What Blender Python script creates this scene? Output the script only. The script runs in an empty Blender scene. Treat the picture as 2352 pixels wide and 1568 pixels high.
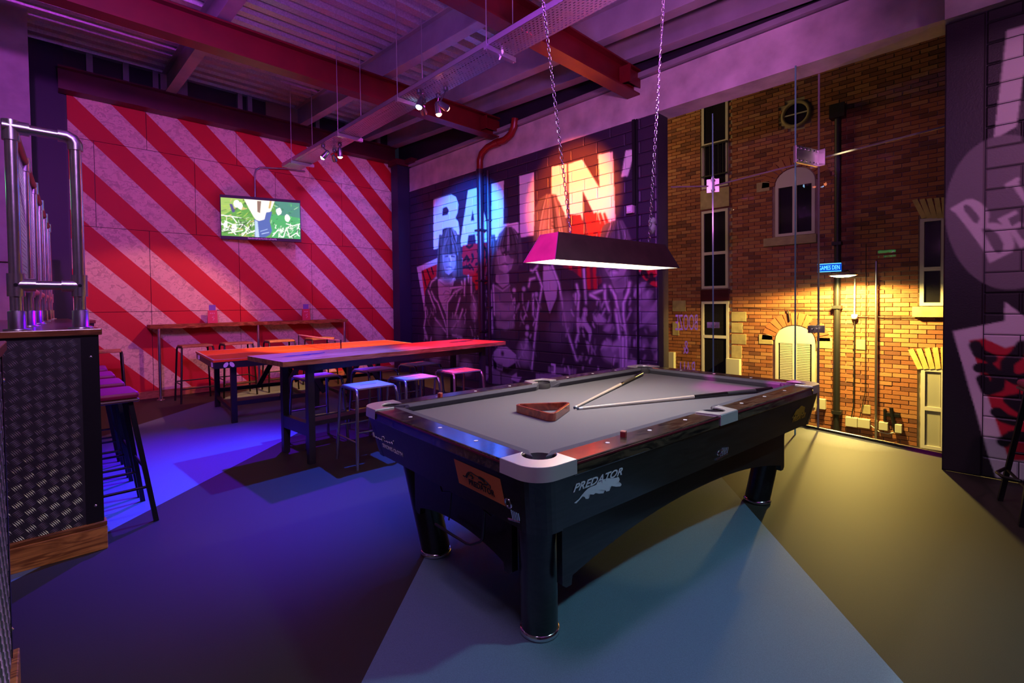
import bpy, bmesh, math, random
import numpy as np
from mathutils import Vector, Matrix
random.seed(7)
sc = bpy.context.scene
col = sc.collection
PI = math.pi
# ------------------------------------------------------------------ camera
F_PX, CX, CY = 1113.0246, 1179.8844, 724.3281
YAW, PITCH, ROLL, CAM_H = math.radians(45.62797), math.radians(-1.30593), math.radians(-0.68137), 1.34135
FW = Vector((math.cos(YAW)*math.cos(PITCH), math.sin(YAW)*math.cos(PITCH), math.sin(PITCH)))
_r = Vector((math.sin(YAW), -math.cos(YAW), 0)); _u = _r.cross(FW)
RT = _r*math.cos(ROLL) + _u*math.sin(ROLL)
UP = -_r*math.sin(ROLL) + _u*math.cos(ROLL)
CAM = Vector((0, 0, CAM_H))
cam_d = bpy.data.cameras.new('camera'); cam = bpy.data.objects.new('camera', cam_d); col.objects.link(cam)
m3 = Matrix((RT, UP, -FW)).transposed()
cam.matrix_world = Matrix.Translation(CAM) @ m3.to_4x4()
cam_d.sensor_width = 36; cam_d.lens = F_PX/2352*36
cam_d.shift_x = (1176-CX)/2352; cam_d.shift_y = (CY-784)/2352
cam_d.clip_start = .02; cam_d.clip_end = 200
sc.camera = cam
# ------------------------------------------------------------------ world, exposure
w = bpy.data.worlds.new('world'); sc.world = w; w.use_nodes = True
w.node_tree.nodes['Background'].inputs[0].default_value = (.010, .010, .022, 1)
w.node_tree.nodes['Background'].inputs[1].default_value = .5
sc.view_settings.view_transform = 'Standard'; sc.view_settings.look = 'None'
sc.view_settings.gamma = 1; sc.view_settings.use_curve_mapping = False
sc.view_settings.exposure = 0.0
# ------------------------------------------------------------------ lights of the room (stage cans on the cable tray and the beams, plus added fills)
def spot(name, loc, aim, color, power, angle=50, blend=.4, r=.05):
    d = bpy.data.lights.new(name, 'SPOT'); d.energy = power; d.color = color
    d.spot_size = math.radians(angle); d.spot_blend = blend; d.shadow_soft_size = r
    o = bpy.data.objects.new(name, d); col.objects.link(o); o.location = loc
    o.rotation_euler = (Vector(aim)-Vector(loc)).to_track_quat('-Z', 'Y').to_euler()
    return o
def area(name, loc, aim, color, power, sx, sy):
    d = bpy.data.lights.new(name, 'AREA'); d.energy = power; d.color = color
    d.shape = 'RECTANGLE'; d.size = sx; d.size_y = sy
    o = bpy.data.objects.new(name, d); col.objects.link(o); o.location = loc
    o.rotation_euler = (Vector(aim)-Vector(loc)).to_track_quat('-Z', 'Y').to_euler()
    return o
MAG = (1, .05, .62); PUR = (.45, .04, 1); BLU = (.06, .10, 1); RED = (1, .12, .015)
# coloured wash cans and added fill lights, built without fixtures
spot('led_can_magenta_stripes', (-.3, 2.6, 3.7), (1.8, 9, 2.6), (.66, .06, .95), 500, 70, .6, .08)
spot('led_can_warm_stripes', (3.4, 3.0, 3.9), (3.8, 9, 2.0), (.8, .07, .8), 180, 60, .7, .08)
spot('led_can_purple_mural', (1.6, 1.6, 3.7), (5.45, 5.2, .75), (.38, .02, 1), 520, 62, .9, .08)
spot('led_can_magenta_beam', (2.2, 1.2, 2.9), (5.4, 3.3, 3.9), (.80, .20, .75), 330, 85, .8, .1)
area('ceiling_fill', (1.0, 2.6, 3.2), (2.6, 5.6, 4.9), (.55, .12, 1), 52, 1.4, .3)  # unseen area fill added to lift the roof steel and deck
area('roof_rear_fill', (.4, -.8, 3.2), (2.6, 1.2, 4.9), (.7, .12, .9), 20, 1.6, .3)  # unseen fill added below the rear part of the roof
spot('led_can_blue_bar', (2.2, 5.6, 3.6), (.95, 4.6, 0), (.12, .0, 1), 1700, 60, 1., .04)
spot('led_can_dim_wall', (1.5, -1.2, 3.6), (5.05, .1, 1.9), (1, .38, .72), 170, 60, .8, .1)
spot('led_can_lamp_end', (-.8, 2.5, 3.0), (1.95, 1.75, 1.64), (1, .0, .72), 2200, 7, .3, .05)
area('counter_fill', (.2, .9, 3.6), (.15, 3.4, .9), (.8, .5, .9), 40, .8, .3)  # fill light added for the counter front and near table end
spot('cool_downlight', (2.9, -1.1, 3.7), (1.75, .45, 0), (.42, .82, 1), 1350, 64, .8, .10)
area('floor_fill', (.7, 1.0, 3.7), (1.0, 2.6, 0), (.36, .05, 1), 16, 1.2, .3)  # purple fill added over the near floor, no lamp there
spot('glass_floor_fill', (5.62, 1.18, 3.63), (5.68, 1.12, 0), (1, .84, .46), 2600, 17, 1., .03)  # spot added to brighten the floor patch beside the glass
# ------------------------------------------------------------------ pixel helpers (photo 2352x1568 -> points on known planes)
def ray(px, py): return FW + RT*((px-CX)/F_PX) - UP*((py-CY)/F_PX)
def atz(px, py, z=0.): d = ray(px, py); return CAM + d*((z-CAM_H)/d.z)
def atx(px, py, x): d = ray(px, py); return CAM + d*(x/d.x)
def aty(px, py, y): d = ray(px, py); return CAM + d*(y/d.y)
# ------------------------------------------------------------------ materials
def srgb(r, g, b):
    f = lambda c: (c/255/12.92 if c <= 10 else ((c/255+.055)/1.055)**2.4)
    return (f(r), f(g), f(b), 1)
MATS = {}
def mat(name, color=(.5, .5, .5), rough=.5, metal=0., var=0., vscale=8., bump=0., bscale=60., emit=None, estr=1., stretch=None, coat=0., spec=None):
    if name in MATS: return MATS[name]
    m = bpy.data.materials.new(name); m.use_nodes = True; MATS[name] = m
    nt = m.node_tree; N = nt.nodes; L = nt.links; b = N['Principled BSDF']
    c = tuple(color)[:3]+(1,)
    b.inputs['Base Color'].default_value = c; b.inputs['Roughness'].default_value = rough; b.inputs['Metallic'].default_value = metal
    if coat: b.inputs['Coat Weight'].default_value = coat; b.inputs['Coat Roughness'].default_value = .12
    if spec is not None: b.inputs['Specular IOR Level'].default_value = spec
    if var or bump:
        tc = N.new('ShaderNodeTexCoord'); mp = N.new('ShaderNodeMapping'); L.new(tc.outputs['Object'], mp.inputs[0])
        if stretch: mp.inputs['Scale'].default_value = stretch
    if var:
        n = N.new('ShaderNodeTexNoise'); n.inputs['Scale'].default_value = vscale; n.inputs['Detail'].default_value = 6
        L.new(mp.outputs[0], n.inputs['Vector'])
        r = N.new('ShaderNodeValToRGB'); r.color_ramp.elements[0].position = .3; r.color_ramp.elements[1].position = .7
        r.color_ramp.elements[0].color = tuple(max(0, x*(1-var)) for x in c[:3])+(1,)
        r.color_ramp.elements[1].color = tuple(min(1, x*(1+var)) for x in c[:3])+(1,)
        L.new(n.outputs[0], r.inputs[0]); L.new(r.outputs[0], b.inputs['Base Color'])
    if bump:
        n2 = N.new('ShaderNodeTexNoise'); n2.inputs['Scale'].default_value = bscale; n2.inputs['Detail'].default_value = 4
        L.new(mp.outputs[0], n2.inputs['Vector'])
        bp = N.new('ShaderNodeBump'); bp.inputs['Strength'].default_value = bump; bp.inputs['Distance'].default_value = .01
        L.new(n2.outputs[0], bp.inputs['Height']); L.new(bp.outputs[0], b.inputs['Normal'])
    if emit:
        b.inputs['Emission Color'].default_value = tuple(emit)[:3]+(1,); b.inputs['Emission Strength'].default_value = estr
    return m
def wood(name, c1, c2, scale=3., stretch=(1, 9, 9), rough=.4, coat=0.):
    if name in MATS: return MATS[name]
    m = mat(name, c1, rough, coat=coat); nt = m.node_tree; N = nt.nodes; L = nt.links; b = N['Principled BSDF']
    tc = N.new('ShaderNodeTexCoord'); mp = N.new('ShaderNodeMapping'); mp.inputs['Scale'].default_value = stretch
    L.new(tc.outputs['Object'], mp.inputs[0])
    n = N.new('ShaderNodeTexNoise'); n.inputs['Scale'].default_value = scale; n.inputs['Detail'].default_value = 8; n.inputs['Distortion'].default_value = 1.6
    L.new(mp.outputs[0], n.inputs['Vector'])
    r = N.new('ShaderNodeValToRGB'); r.color_ramp.elements[0].position = .38; r.color_ramp.elements[1].position = .62
    r.color_ramp.elements[0].color = tuple(c1)[:3]+(1,); r.color_ramp.elements[1].color = tuple(c2)[:3]+(1,)
    oi = N.new('ShaderNodeObjectInfo'); mx = N.new('ShaderNodeMixRGB'); mx.blend_type = 'MULTIPLY'
    mr = N.new('ShaderNodeMapRange'); mr.inputs['To Min'].default_value = .72; mr.inputs['To Max'].default_value = 1.15
    L.new(oi.outputs['Random'], mr.inputs[0]); L.new(n.outputs[0], r.inputs[0]); L.new(r.outputs[0], mx.inputs[1])
    mx.inputs[0].default_value = 1.; L.new(mr.outputs[0], mx.inputs[2]); L.new(mx.outputs[0], b.inputs['Base Color'])
    return m
def attr_mat(name, rough=.6, bump=.15, emit=0.):
    if name in MATS: return MATS[name]
    m = mat(name, (1, 1, 1), rough); nt = m.node_tree; N = nt.nodes; L = nt.links; b = N['Principled BSDF']
    a = N.new('ShaderNodeAttribute'); a.attribute_name = 'paint'
    if emit:
        b.inputs['Base Color'].default_value = (0, 0, 0, 1); L.new(a.outputs['Color'], b.inputs['Emission Color']); b.inputs['Emission Strength'].default_value = emit
    else:
        L.new(a.outputs['Color'], b.inputs['Base Color'])
        g = N.new('ShaderNodeNewGeometry'); n2 = N.new('ShaderNodeTexNoise'); n2.inputs['Scale'].default_value = 90
        L.new(g.outputs['Position'], n2.inputs['Vector'])
        bp = N.new('ShaderNodeBump'); bp.inputs['Strength'].default_value = bump; bp.inputs['Distance'].default_value = .004
        L.new(n2.outputs[0], bp.inputs['Height']); L.new(bp.outputs[0], b.inputs['Normal'])
    return m
# ------------------------------------------------------------------ mesh collector
class MB:
    def __init__(s): s.v = []; s.f = []; s.sm = []
    def add(s, vs, fs, smooth=False):
        o = len(s.v); s.v += [tuple(v) for v in vs]; s.f += [tuple(i+o for i in f) for f in fs]; s.sm += [smooth]*len(fs); return s
    def box(s, x0, x1, y0, y1, z0, z1, M=None):
        vs = [Vector((x, y, z)) for z in (z0, z1) for y in (y0, y1) for x in (x0, x1)]
        if M is not None: vs = [M @ v for v in vs]
        return s.add(vs, [(0, 2, 3, 1), (4, 5, 7, 6), (0, 1, 5, 4), (2, 6, 7, 3), (0, 4, 6, 2), (1, 3, 7, 5)])
    def hexa(s, b, t):      # bottom quad, top quad (same order, ccw from above)
        return s.add(list(b)+list(t), [(3, 2, 1, 0), (4, 5, 6, 7)]+[(i, (i+1) % 4, 4+(i+1) % 4, 4+i) for i in range(4)])
    def bar(s, p0, p1, w, h, up=(0, 0, 1)):
        p0 = Vector(p0); p1 = Vector(p1); d = (p1-p0).normalized(); u = Vector(up)
        if abs(d.dot(u)) > .95: u = Vector((1, 0, 0))
        r = d.cross(u).normalized()*w/2; u = r.cross(d).normalized()*h/2
        a = [p0-r-u, p0+r-u, p0+r+u, p0-r+u]; b = [q+(p1-p0) for q in a]
        return s.add(a+b, [(0, 1, 2, 3), (7, 6, 5, 4)]+[(i, 4+i, 4+(i+1) % 4, (i+1) % 4) for i in range(4)])
    def tube(s, pts, r, n=10, closed=False, cap=True):
        pts = [Vector(p) for p in pts]; k = len(pts); rs = r if isinstance(r, (list, tuple)) else [r]*k
        rings = []; pu = None
        for i, p in enumerate(pts):
            if closed: d = pts[(i+1) % k]-pts[i-1]
            else: d = pts[min(i+1, k-1)]-pts[max(i-1, 0)]
            d.normalize()
            if pu is None:
                pu = Vector((0, 0, 1)) if abs(d.z) < .9 else Vector((1, 0, 0))
            a = d.cross(pu).normalized(); pu = a.cross(d).normalized()
            rings.append([p+(a*math.cos(t*2*PI/n)+pu*math.sin(t*2*PI/n))*rs[i] for t in range(n)])
        vs = [q for g in rings for q in g]; fs = []
        for i in range(k if closed else k-1):
            j = (i+1) % k
            fs += [(i*n+t, i*n+(t+1) % n, j*n+(t+1) % n, j*n+t) for t in range(n)]
        s.add(vs, fs, True)
        if cap and not closed:
            s.add(rings[0], [tuple(range(n))[::-1]]); s.add(rings[-1], [tuple(range(n))])
        return s
    def cyl(s, p0, p1, r, n=16, r1=None): return s.tube([p0, p1], [r, r if r1 is None else r1], n)
    def lathe(s, prof, n=24, c=(0, 0, 0), axis=None):
        # prof: list of (r,z)
        vs = []
        for (r, z) in prof: vs += [Vector((c[0]+r*math.cos(t*2*PI/n), c[1]+r*math.sin(t*2*PI/n), c[2]+z)) for t in range(n)]
        fs = []
        for i in range(len(prof)-1): fs += [(i*n+t, i*n+(t+1) % n, (i+1)*n+(t+1) % n, (i+1)*n+t) for t in range(n)]
        s.add(vs, fs, True)
        if prof[0][0] > 1e-4: s.add(vs[:n], [tuple(range(n))[::-1]])
        if prof[-1][0] > 1e-4: s.add(vs[-n:], [tuple(range(n))])
        return s
    def prism(s, poly, h0, h1, fn=None):   # poly 2-D ccw, extruded between h0 and h1; fn maps (a,b,h)->point
        fn = fn or (lambda a, b, h: (a, b, h)); n = len(poly)
        vs = [fn(a, b, h0) for a, b in poly]+[fn(a, b, h1) for a, b in poly]
        return s.add(vs, [tuple(range(n))[::-1], tuple(range(n, 2*n))]+[(i, (i+1) % n, n+(i+1) % n, n+i) for i in range(n)])
    def mesh(s, name, off=None):
        me = bpy.data.meshes.new(name)
        vs = s.v if off is None else [(a-off[0], b-off[1], c-off[2]) for a, b, c in s.v]
        me.from_pydata(vs, [], s.f); me.polygons.foreach_set('use_smooth', s.sm); me.update()
        return me
    def build(s, name, m, parent=None, world=False, bevel=0., fix=True):
        off = None
        if world and parent is not None:
            off = parent.location.copy()
            if parent.parent: off = off+parent.parent.location
        me = s.mesh(name, off)
        if fix:
            bm = bmesh.new(); bm.from_mesh(me); bmesh.ops.recalc_face_normals(bm, faces=bm.faces); bm.to_mesh(me); bm.free()
        return mk(name, me, m, parent, bevel)
def mk(name, me, m, parent=None, bevel=0.):
    if m is not None and not me.materials: me.materials.append(m)
    o = bpy.data.objects.new(name, me); col.objects.link(o); o.parent = parent
    if bevel:
        b = o.modifiers.new('bevel', 'BEVEL'); b.width = bevel; b.segments = 2; b.limit_method = 'ANGLE'; b.angle_limit = math.radians(40)
    return o
def tag(o, label=None, cat=None, group=None, kind=None):
    if label: o['label'] = label
    if cat: o['category'] = cat
    if group: o['group'] = group
    if kind: o['kind'] = kind
    return o
def thing(name, label, cat, loc=(0, 0, 0), rotz=0., group=None, kind=None):
    o = bpy.data.objects.new(name, None); col.objects.link(o); o.location = loc; o.rotation_euler = (0, 0, rotz)
    o.empty_display_size = .1
    return tag(o, label, cat, group, kind)
def dup(root, loc, rotz, label=None):
    def cp(o, par):
        c = o.copy(); col.objects.link(c); c.parent = par
        for ch in [k for k in KIDS.get(o.name, [])]: cp(ch, c)
        return c
    KIDS = {}
    for o in bpy.data.objects:
        if o.parent: KIDS.setdefault(o.parent.name, []).append(o)
    r = cp(root, None); r.location = loc; r.rotation_euler = (0, 0, rotz)
    if label: r['label'] = label
    return r
def text_mesh(txt, size=1., extrude=.001, shear=0., offset=0., align='LEFT', spacing=1.):
    cu = bpy.data.curves.new('txt', 'FONT'); cu.body = txt; cu.size = size; cu.extrude = extrude; cu.shear = shear; cu.offset = offset
    cu.align_x = align; cu.space_character = spacing; cu.resolution_u = 3
    o = bpy.data.objects.new('txt', cu); col.objects.link(o)
    dg = bpy.context.evaluated_depsgraph_get(); me = bpy.data.meshes.new_from_object(o.evaluated_get(dg))
    bpy.data.objects.remove(o); bpy.data.curves.remove(cu); return me
def place(me, origin, right, up, sx=1., sy=1.):
    r = Vector(right).normalized(); u = Vector(up); u = (u-r*u.dot(r)).normalized(); n = r.cross(u)
    M = Matrix(((r.x*sx, u.x*sy, n.x, origin[0]), (r.y*sx, u.y*sy, n.y, origin[1]), (r.z*sx, u.z*sy, n.z, origin[2]), (0, 0, 0, 1)))
    me.transform(M); return me
def fit_text(txt, width, height, **k):   # text scaled so that its box is width x height, origin bottom left
    me = text_mesh(txt, 1., **k)
    co = np.array([v.co for v in me.vertices]); lo = co.min(0); hi = co.max(0)
    me.transform(Matrix.Translation((-lo[0], -lo[1], -lo[2])))
    me.transform(Matrix.Diagonal((width/(hi[0]-lo[0]), height/(hi[1]-lo[1]), 1, 1))); return me
# ------------------------------------------------------------------ painter for the flat prints (murals, screen)
class Paint:
    def __init__(s, u0, u1, v0, v1, step, bg):
        s.u0, s.v0, s.step = u0, v0, step
        s.nu = int(round((u1-u0)/step))+1; s.nv = int(round((v1-v0)/step))+1
        s.SS = 2
        s.U, s.V = np.meshgrid(u0+(np.arange(s.nu*s.SS)-.5)*step/s.SS, v0+(np.arange(s.nv*s.SS)-.5)*step/s.SS)
        s.I = np.zeros(s.U.shape+(3,)); s.I[:] = bg
    def _box(s, us, vs, pad=0.):
        k = s.step/s.SS
        i0 = max(0, int((min(us)-pad-s.u0)/k)-1); i1 = min(s.U.shape[1], int((max(us)+pad-s.u0)/k)+3)
        j0 = max(0, int((min(vs)-pad-s.v0)/k)-1); j1 = min(s.U.shape[0], int((max(vs)+pad-s.v0)/k)+3)
        return (slice(j0, j1), slice(i0, i1)) if i1 > i0 and j1 > j0 else None
    def inside(s, P, bx):
        U = s.U[bx]; V = s.V[bx]; ins = np.zeros(U.shape, bool); n = len(P)
        for i in range(n):
            (a, b), (c, d) = P[i], P[(i+1) % n]
            if abs(d-b) < 1e-12: continue
            cond = ((b > V) != (d > V)) & (U < (c-a)*(V-b)/(d-b)+a); ins ^= cond
        return ins
    def poly(s, P, c, alpha=1., grad=None):
        bx = s._box([p[0] for p in P], [p[1] for p in P])
        if bx is None: return
        ins = s.inside(P, bx); I = s.I[bx]
        cc = np.array(c, float)
        if grad is not None:   # second colour towards the lower side
            V = s.V[bx]; v0 = min(p[1] for p in P); v1 = max(p[1] for p in P); t = ((V-v0)/(v1-v0))[..., None]
            cc = np.array(grad)*(1-t)+cc*t; cc = cc[ins]
        I[ins] = I[ins]*(1-alpha)+cc*alpha
    def stroke(s, P, wd, c, soft=0., w1=None):
        wd1 = wd if w1 is None else w1; n = len(P)-1
        for i in range(n):
            a = np.array(P[i], float); b = np.array(P[i+1], float)
            ra = wd+(wd1-wd)*i/n; rb = wd+(wd1-wd)*(i+1)/n
            bx = s._box([a[0], b[0]], [a[1], b[1]], max(ra, rb)+soft)
            if bx is None: continue
            U = s.U[bx]-a[0]; V = s.V[bx]-a[1]; d = b-a; L = max(d@d, 1e-12)
            t = np.clip((U*d[0]+V*d[1])/L, 0, 1); dist = np.hypot(U-t*d[0], V-t*d[1])-(ra+(rb-ra)*t)/2
            al = np.clip(1-dist/(soft+1e-4), 0, 1) if soft else (dist <= 0).astype(float)
            al = al[..., None]; s.I[bx] = s.I[bx]*(1-al)+np.array(c)*al
    def glow(s, cu, cv, ru, rv, c, k=1.):
        bx = s._box([cu-ru, cu+ru], [cv-rv, cv+rv])
        if bx is None: return
        q = ((s.U[bx]-cu)/ru)**2+((s.V[bx]-cv)/rv)**2; al = (np.clip(1-q, 0, 1)*k)[..., None]
        s.I[bx] = s.I[bx]*(1-al)+np.array(c)*al
    def final(s):
        I = s.I.reshape(s.nv, s.SS, s.nu, s.SS, 3).mean((1, 3)); s.out = I; return I
    def sample(s, u, v):
        i = np.clip((np.asarray(u)-s.u0)/s.step, 0, s.nu-1.001); j = np.clip((np.asarray(v)-s.v0)/s.step, 0, s.nv-1.001)
        a = i.astype(int); b = j.astype(int); fa = (i-a)[..., None]; fb = (j-b)[..., None]; o = s.out
        return o[b, a]*(1-fa)*(1-fb)+o[b, a+1]*fa*(1-fb)+o[b+1, a]*(1-fa)*fb+o[b+1, a+1]*fa*fb
def set_paint(me, cols):
    at = me.color_attributes.new('paint', 'FLOAT_COLOR', 'POINT')
    c4 = np.ones((len(me.vertices), 4)); c4[:, :3] = cols; at.data.foreach_set('color', c4.ravel())
# ------------------------------------------------------------------ common materials
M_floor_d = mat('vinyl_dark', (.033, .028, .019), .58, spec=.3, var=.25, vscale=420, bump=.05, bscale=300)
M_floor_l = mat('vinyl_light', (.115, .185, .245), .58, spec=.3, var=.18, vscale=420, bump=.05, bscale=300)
M_redsteel = mat('red_steel', srgb(92, 8, 16), .45, var=.15, vscale=5, bump=.03, bscale=40)
M_maroon = mat('maroon_steel', srgb(70, 12, 26), .45, var=.15, vscale=5)
M_greysteel = mat('galvanised_grey', (.30, .29, .31), .45, .3, var=.15, vscale=3, bump=.03, bscale=30)
M_galv = mat('galvanised_deck', (.50, .50, .52), .42, .55, var=.2, vscale=60)
M_conc = mat('concrete', (.42, .39, .38), .75, var=.22, vscale=4, bump=.25, bscale=25)
M_dark = mat('dark_paint', (.018, .016, .026), .5, var=.2, vscale=4)
M_navy = mat('navy_paint', (.010, .010, .030), .55)
M_plaster = mat('wall_plaster', (.30, .26, .27), .7, var=.15, vscale=6, bump=.12, bscale=30)
M_black = mat('black_metal', (.012, .012, .014), .35, .2)
M_chrome = mat('chrome', (.75, .75, .78), .14, 1.)
M_pipe = mat('galvanised_pipe', (.60, .60, .62), .28, 1., var=.12, vscale=14, bump=.03, bscale=60)
M_white = mat('white_plastic', (.75, .75, .75), .4)
YW, XM = 9.0, 5.45                       # striped wall plane, mural wall plane
def off(y): return .05*(y-3.35)          # roof pitch
# ------------------------------------------------------------------ floor
FLOOR = [(-2.5, -3), (5.05, -3), (5.05, .36), (5.5, .365), (5.77, 1.38), (6.1, 2.62), (5.74, 3.0), (5.45, 3.03), (5.45, YW), (-2.5, YW)]
fl = tag(MB().prism(FLOOR, -.3, 0).build('floor', M_floor_d), kind='structure')
def clip_poly(P, half):                  # clip polygon by half planes (a,b,c): a*x+b*y<=c
    for a, b, c in half:
        out = []
        for i in range(len(P)):
            p, q = P[i], P[(i+1) % len(P)]; dp = a*p[0]+b*p[1]-c; dq = a*q[0]+b*q[1]-c
            if dp <= 0: out.append(p)
            if dp*dq < 0: t = dp/(dp-dq); out.append((p[0]+(q[0]-p[0])*t, p[1]+(q[1]-p[1])*t))
        P = out
    return P
def ext(p, q, t): return (p[0]+(q[0]-p[0])*t, p[1]+(q[1]-p[1])*t)
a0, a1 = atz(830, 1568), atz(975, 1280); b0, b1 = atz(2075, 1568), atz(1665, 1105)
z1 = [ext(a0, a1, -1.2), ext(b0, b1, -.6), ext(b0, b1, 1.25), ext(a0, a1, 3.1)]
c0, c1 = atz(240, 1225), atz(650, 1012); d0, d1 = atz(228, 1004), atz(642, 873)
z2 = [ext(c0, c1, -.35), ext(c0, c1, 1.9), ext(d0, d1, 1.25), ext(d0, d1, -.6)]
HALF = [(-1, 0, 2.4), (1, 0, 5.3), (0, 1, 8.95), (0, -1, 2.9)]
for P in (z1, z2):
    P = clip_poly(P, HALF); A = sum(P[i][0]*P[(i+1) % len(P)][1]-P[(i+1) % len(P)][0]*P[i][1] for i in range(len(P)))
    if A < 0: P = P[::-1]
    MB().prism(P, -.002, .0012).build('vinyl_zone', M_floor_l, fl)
# ------------------------------------------------------------------ striped back wall
wb = tag(MB().box(.31, 5.4, YW, YW+.12, 0, 4.3).build('wall_back', M_dark), kind='structure')
m = mat('osb_stripes', (.5, .4, .3), .62); nt = m.node_tree; N = nt.nodes; L = nt.links; bs = N['Principled BSDF']
g = N.new('ShaderNodeNewGeometry'); sp = N.new('ShaderNodeSeparateXYZ'); L.new(g.outputs['Position'], sp.inputs[0])
zz = N.new('ShaderNodeMath'); zz.operation = 'MULTIPLY_ADD'; zz.inputs[1].default_value = .97; L.new(sp.outputs['Z'], zz.inputs[0]); L.new(sp.outputs['X'], zz.inputs[2])
sub = N.new('ShaderNodeMath'); sub.operation = 'SUBTRACT'; sub.inputs[1].default_value = 4.15; L.new(zz.outputs[0], sub.inputs[0])
dv = N.new('ShaderNodeMath'); dv.operation = 'DIVIDE'; dv.inputs[1].default_value = .785; L.new(sub.outputs[0], dv.inputs[0])
fr = N.new('ShaderNodeMath'); fr.operation = 'FRACT'; L.new(dv.outputs[0], fr.inputs[0])
lt = N.new('ShaderNodeMath'); lt.operation = 'LESS_THAN'; lt.inputs[1].default_value = .49; L.new(fr.outputs[0], lt.inputs[0])
vo = N.new('ShaderNodeTexVoronoi'); vo.inputs['Scale'].default_value = 22; mp = N.new('ShaderNodeMapping'); mp.inputs['Scale'].default_value = (.8, 1, 2.2); mp.inputs['Rotation'].default_value = (0, .6, 0)
no = N.new('ShaderNodeTexNoise'); no.inputs['Scale'].default_value = 9; no.inputs['Detail'].default_value = 3; L.new(g.outputs['Position'], no.inputs['Vector'])
av = N.new('ShaderNodeMixRGB'); av.inputs[0].default_value = .25; L.new(g.outputs['Position'], av.inputs[1]); L.new(no.outputs[1], av.inputs[2])
L.new(av.outputs[0], mp.inputs[0]); L.new(mp.outputs[0], vo.inputs['Vector'])
rp = N.new('ShaderNodeValToRGB'); rp.color_ramp.elements[0].color = (.47, .34, .25, 1); rp.color_ramp.elements[1].color = (.70, .53, .38, 1); rp.color_ramp.elements[1].position = .55
sv = N.new('ShaderNodeSeparateColor'); L.new(vo.outputs['Color'], sv.inputs[0]); L.new(sv.outputs[0], rp.inputs[0])
mx = N.new('ShaderNodeMixRGB'); L.new(lt.outputs[0], mx.inputs[0]); L.new(rp.outputs[0], mx.inputs[1]); mx.inputs[2].default_value = (.50, .006, .009, 1)
L.new(mx.outputs[0], bs.inputs['Base Color'])
bp = N.new('ShaderNodeBump'); bp.inputs['Strength'].default_value = .25; bp.inputs['Distance'].default_value = .004; L.new(sv.outputs[1], bp.inputs['Height']); L.new(bp.outputs[0], bs.inputs['Normal'])
rows = [(.10, 1.3, .0), (1.3, 2.5, 0.), (2.5, 3.7, .6), (3.7, 4.27, 0.)]
for z0, z1_, sh in rows:
    xs = [.33]+[x for x in np.arange(sh if sh > .4 else 1.2, 5.36, 1.2)]+[5.38]
    for x0, x1 in zip(xs[:-1], xs[1:]):
        if x1-x0 < .03: continue
        MB().box(x0+.003, x1-.003, YW-.018, YW, z0+.003, z1_-.003).build('osb_panel', m, wb, bevel=.002)
M_skirt = wood('skirting_timber', srgb(150, 92, 42), srgb(196, 140, 80), 4, (1.2, 9, 12), .5)
tag(MB().box(.33, 5.38, YW-.04, YW, 0, .11).build('baseboard_back', M_skirt, bevel=.004), kind='structure')
# dark recess left of the stripes, plastered pier, studs and boarding above the beam
tag(MB().box(-2.5, .31, YW-.02, YW+.12, 0, 4.9).build('wall_back_recess', M_navy), kind='structure')
tag(MB().box(-2.5, -.02, 8.0, 8.5, 1.9, 5.0).box(-2.5, -.05, 8.05, 8.5, 0, 1.9).build('wall_left_pier', M_plaster), kind='structure')
up = tag(MB().box(.31, 5.45, YW+.10, YW+.2, 4.2, 5.2).build('wall_back_upper', M_dark), kind='structure')
for x in (.55, .95, 1.3, 2.45, 2.6, 3.75, 4.35, 5.0):
    MB().box(x, x+.07, YW+.02, YW+.10, 4.55, 5.0).build('stud', M_greysteel, up)
MB().box(1.4, 1.75, YW+.06, YW+.10, 4.55, 4.95).build('board', M_plaster, up)
MB().box(2.9, 3.6, YW+.06, YW+.10, 4.55, 4.95).build('board', mat('ply_board', (.25, .18, .10), .7), up)
# other room walls (outside the frame)
tag(MB().box(-2.62, -2.5, -3, YW, 0, 5.0).build('wall_left', M_plaster), kind='structure')
tag(MB().box(-2.62, 5.05, -3.12, -3, 0, 5.0).build('wall_front', M_plaster), kind='structure')
# ------------------------------------------------------------------ mural painting
BG = np.array((.030, .018, .042))
WHT = (.78, .76, .76); RDP = (.50, .012, .02); BLK = (.008, .007, .010)
pa = Paint(2.85, 9.0, 0, 3.70, .0125, BG)
def Wp(px, py): p = atx(px, py, XM); return (p.y, p.z)
r1 = lambda *q: [Wp(940+x/5.2267, 320+y/5.2267) for x, y in q]
r2 = lambda *q: [Wp(940+x/4.9, 580+y/4.9) for x, y in q]
r3 = lambda *q: [Wp(1200+x/5.2265, 320+y/5.2265) for x, y in q]
r4 = lambda *q: [Wp(1200+x/4.9, 580+y/4.9) for x, y in q]
gy = lambda k: (k*.98, k*.95, k)
# lettering
pa.poly(r1((290,720),(500,658),(560,690),(592,780),(580,880),(553,945),(590,990),(602,1090),(597,1210),(560,1265),(290,1320)), WHT)
pa.poly(r1((397,825),(450,808),(475,850),(460,905),(397,918)), BG); pa.poly(r1((397,1075),(450,1060),(480,1100),(470,1200),(397,1230)), BG)
pa.poly(r1((705,610),(808,583),(905,905),(985,1225),(800,1245),(790,1135),(710,1150),(692,1278),(605,1290)), WHT)
pa.poly(r1((760,840),(782,970),(738,980)), BG)
pa.poly(r1((988,535),(1135,495),(1130,1020),(1310,993),(1315,1120),(985,1225)), WHT)
pa.poly(r1((1322,440),(1495,395),(1500,1000),(1640,975),(1640,1120),(1330,1180)), WHT)
pa.poly(r3((350,330),(528,295),(535,930),(355,965)), WHT)
pa.poly(r3((550,295),(715,242),(928,590),(910,185),(1083,147),(1113,975),(935,1045),(722,612),(728,1078),(572,1098)), WHT)
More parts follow.
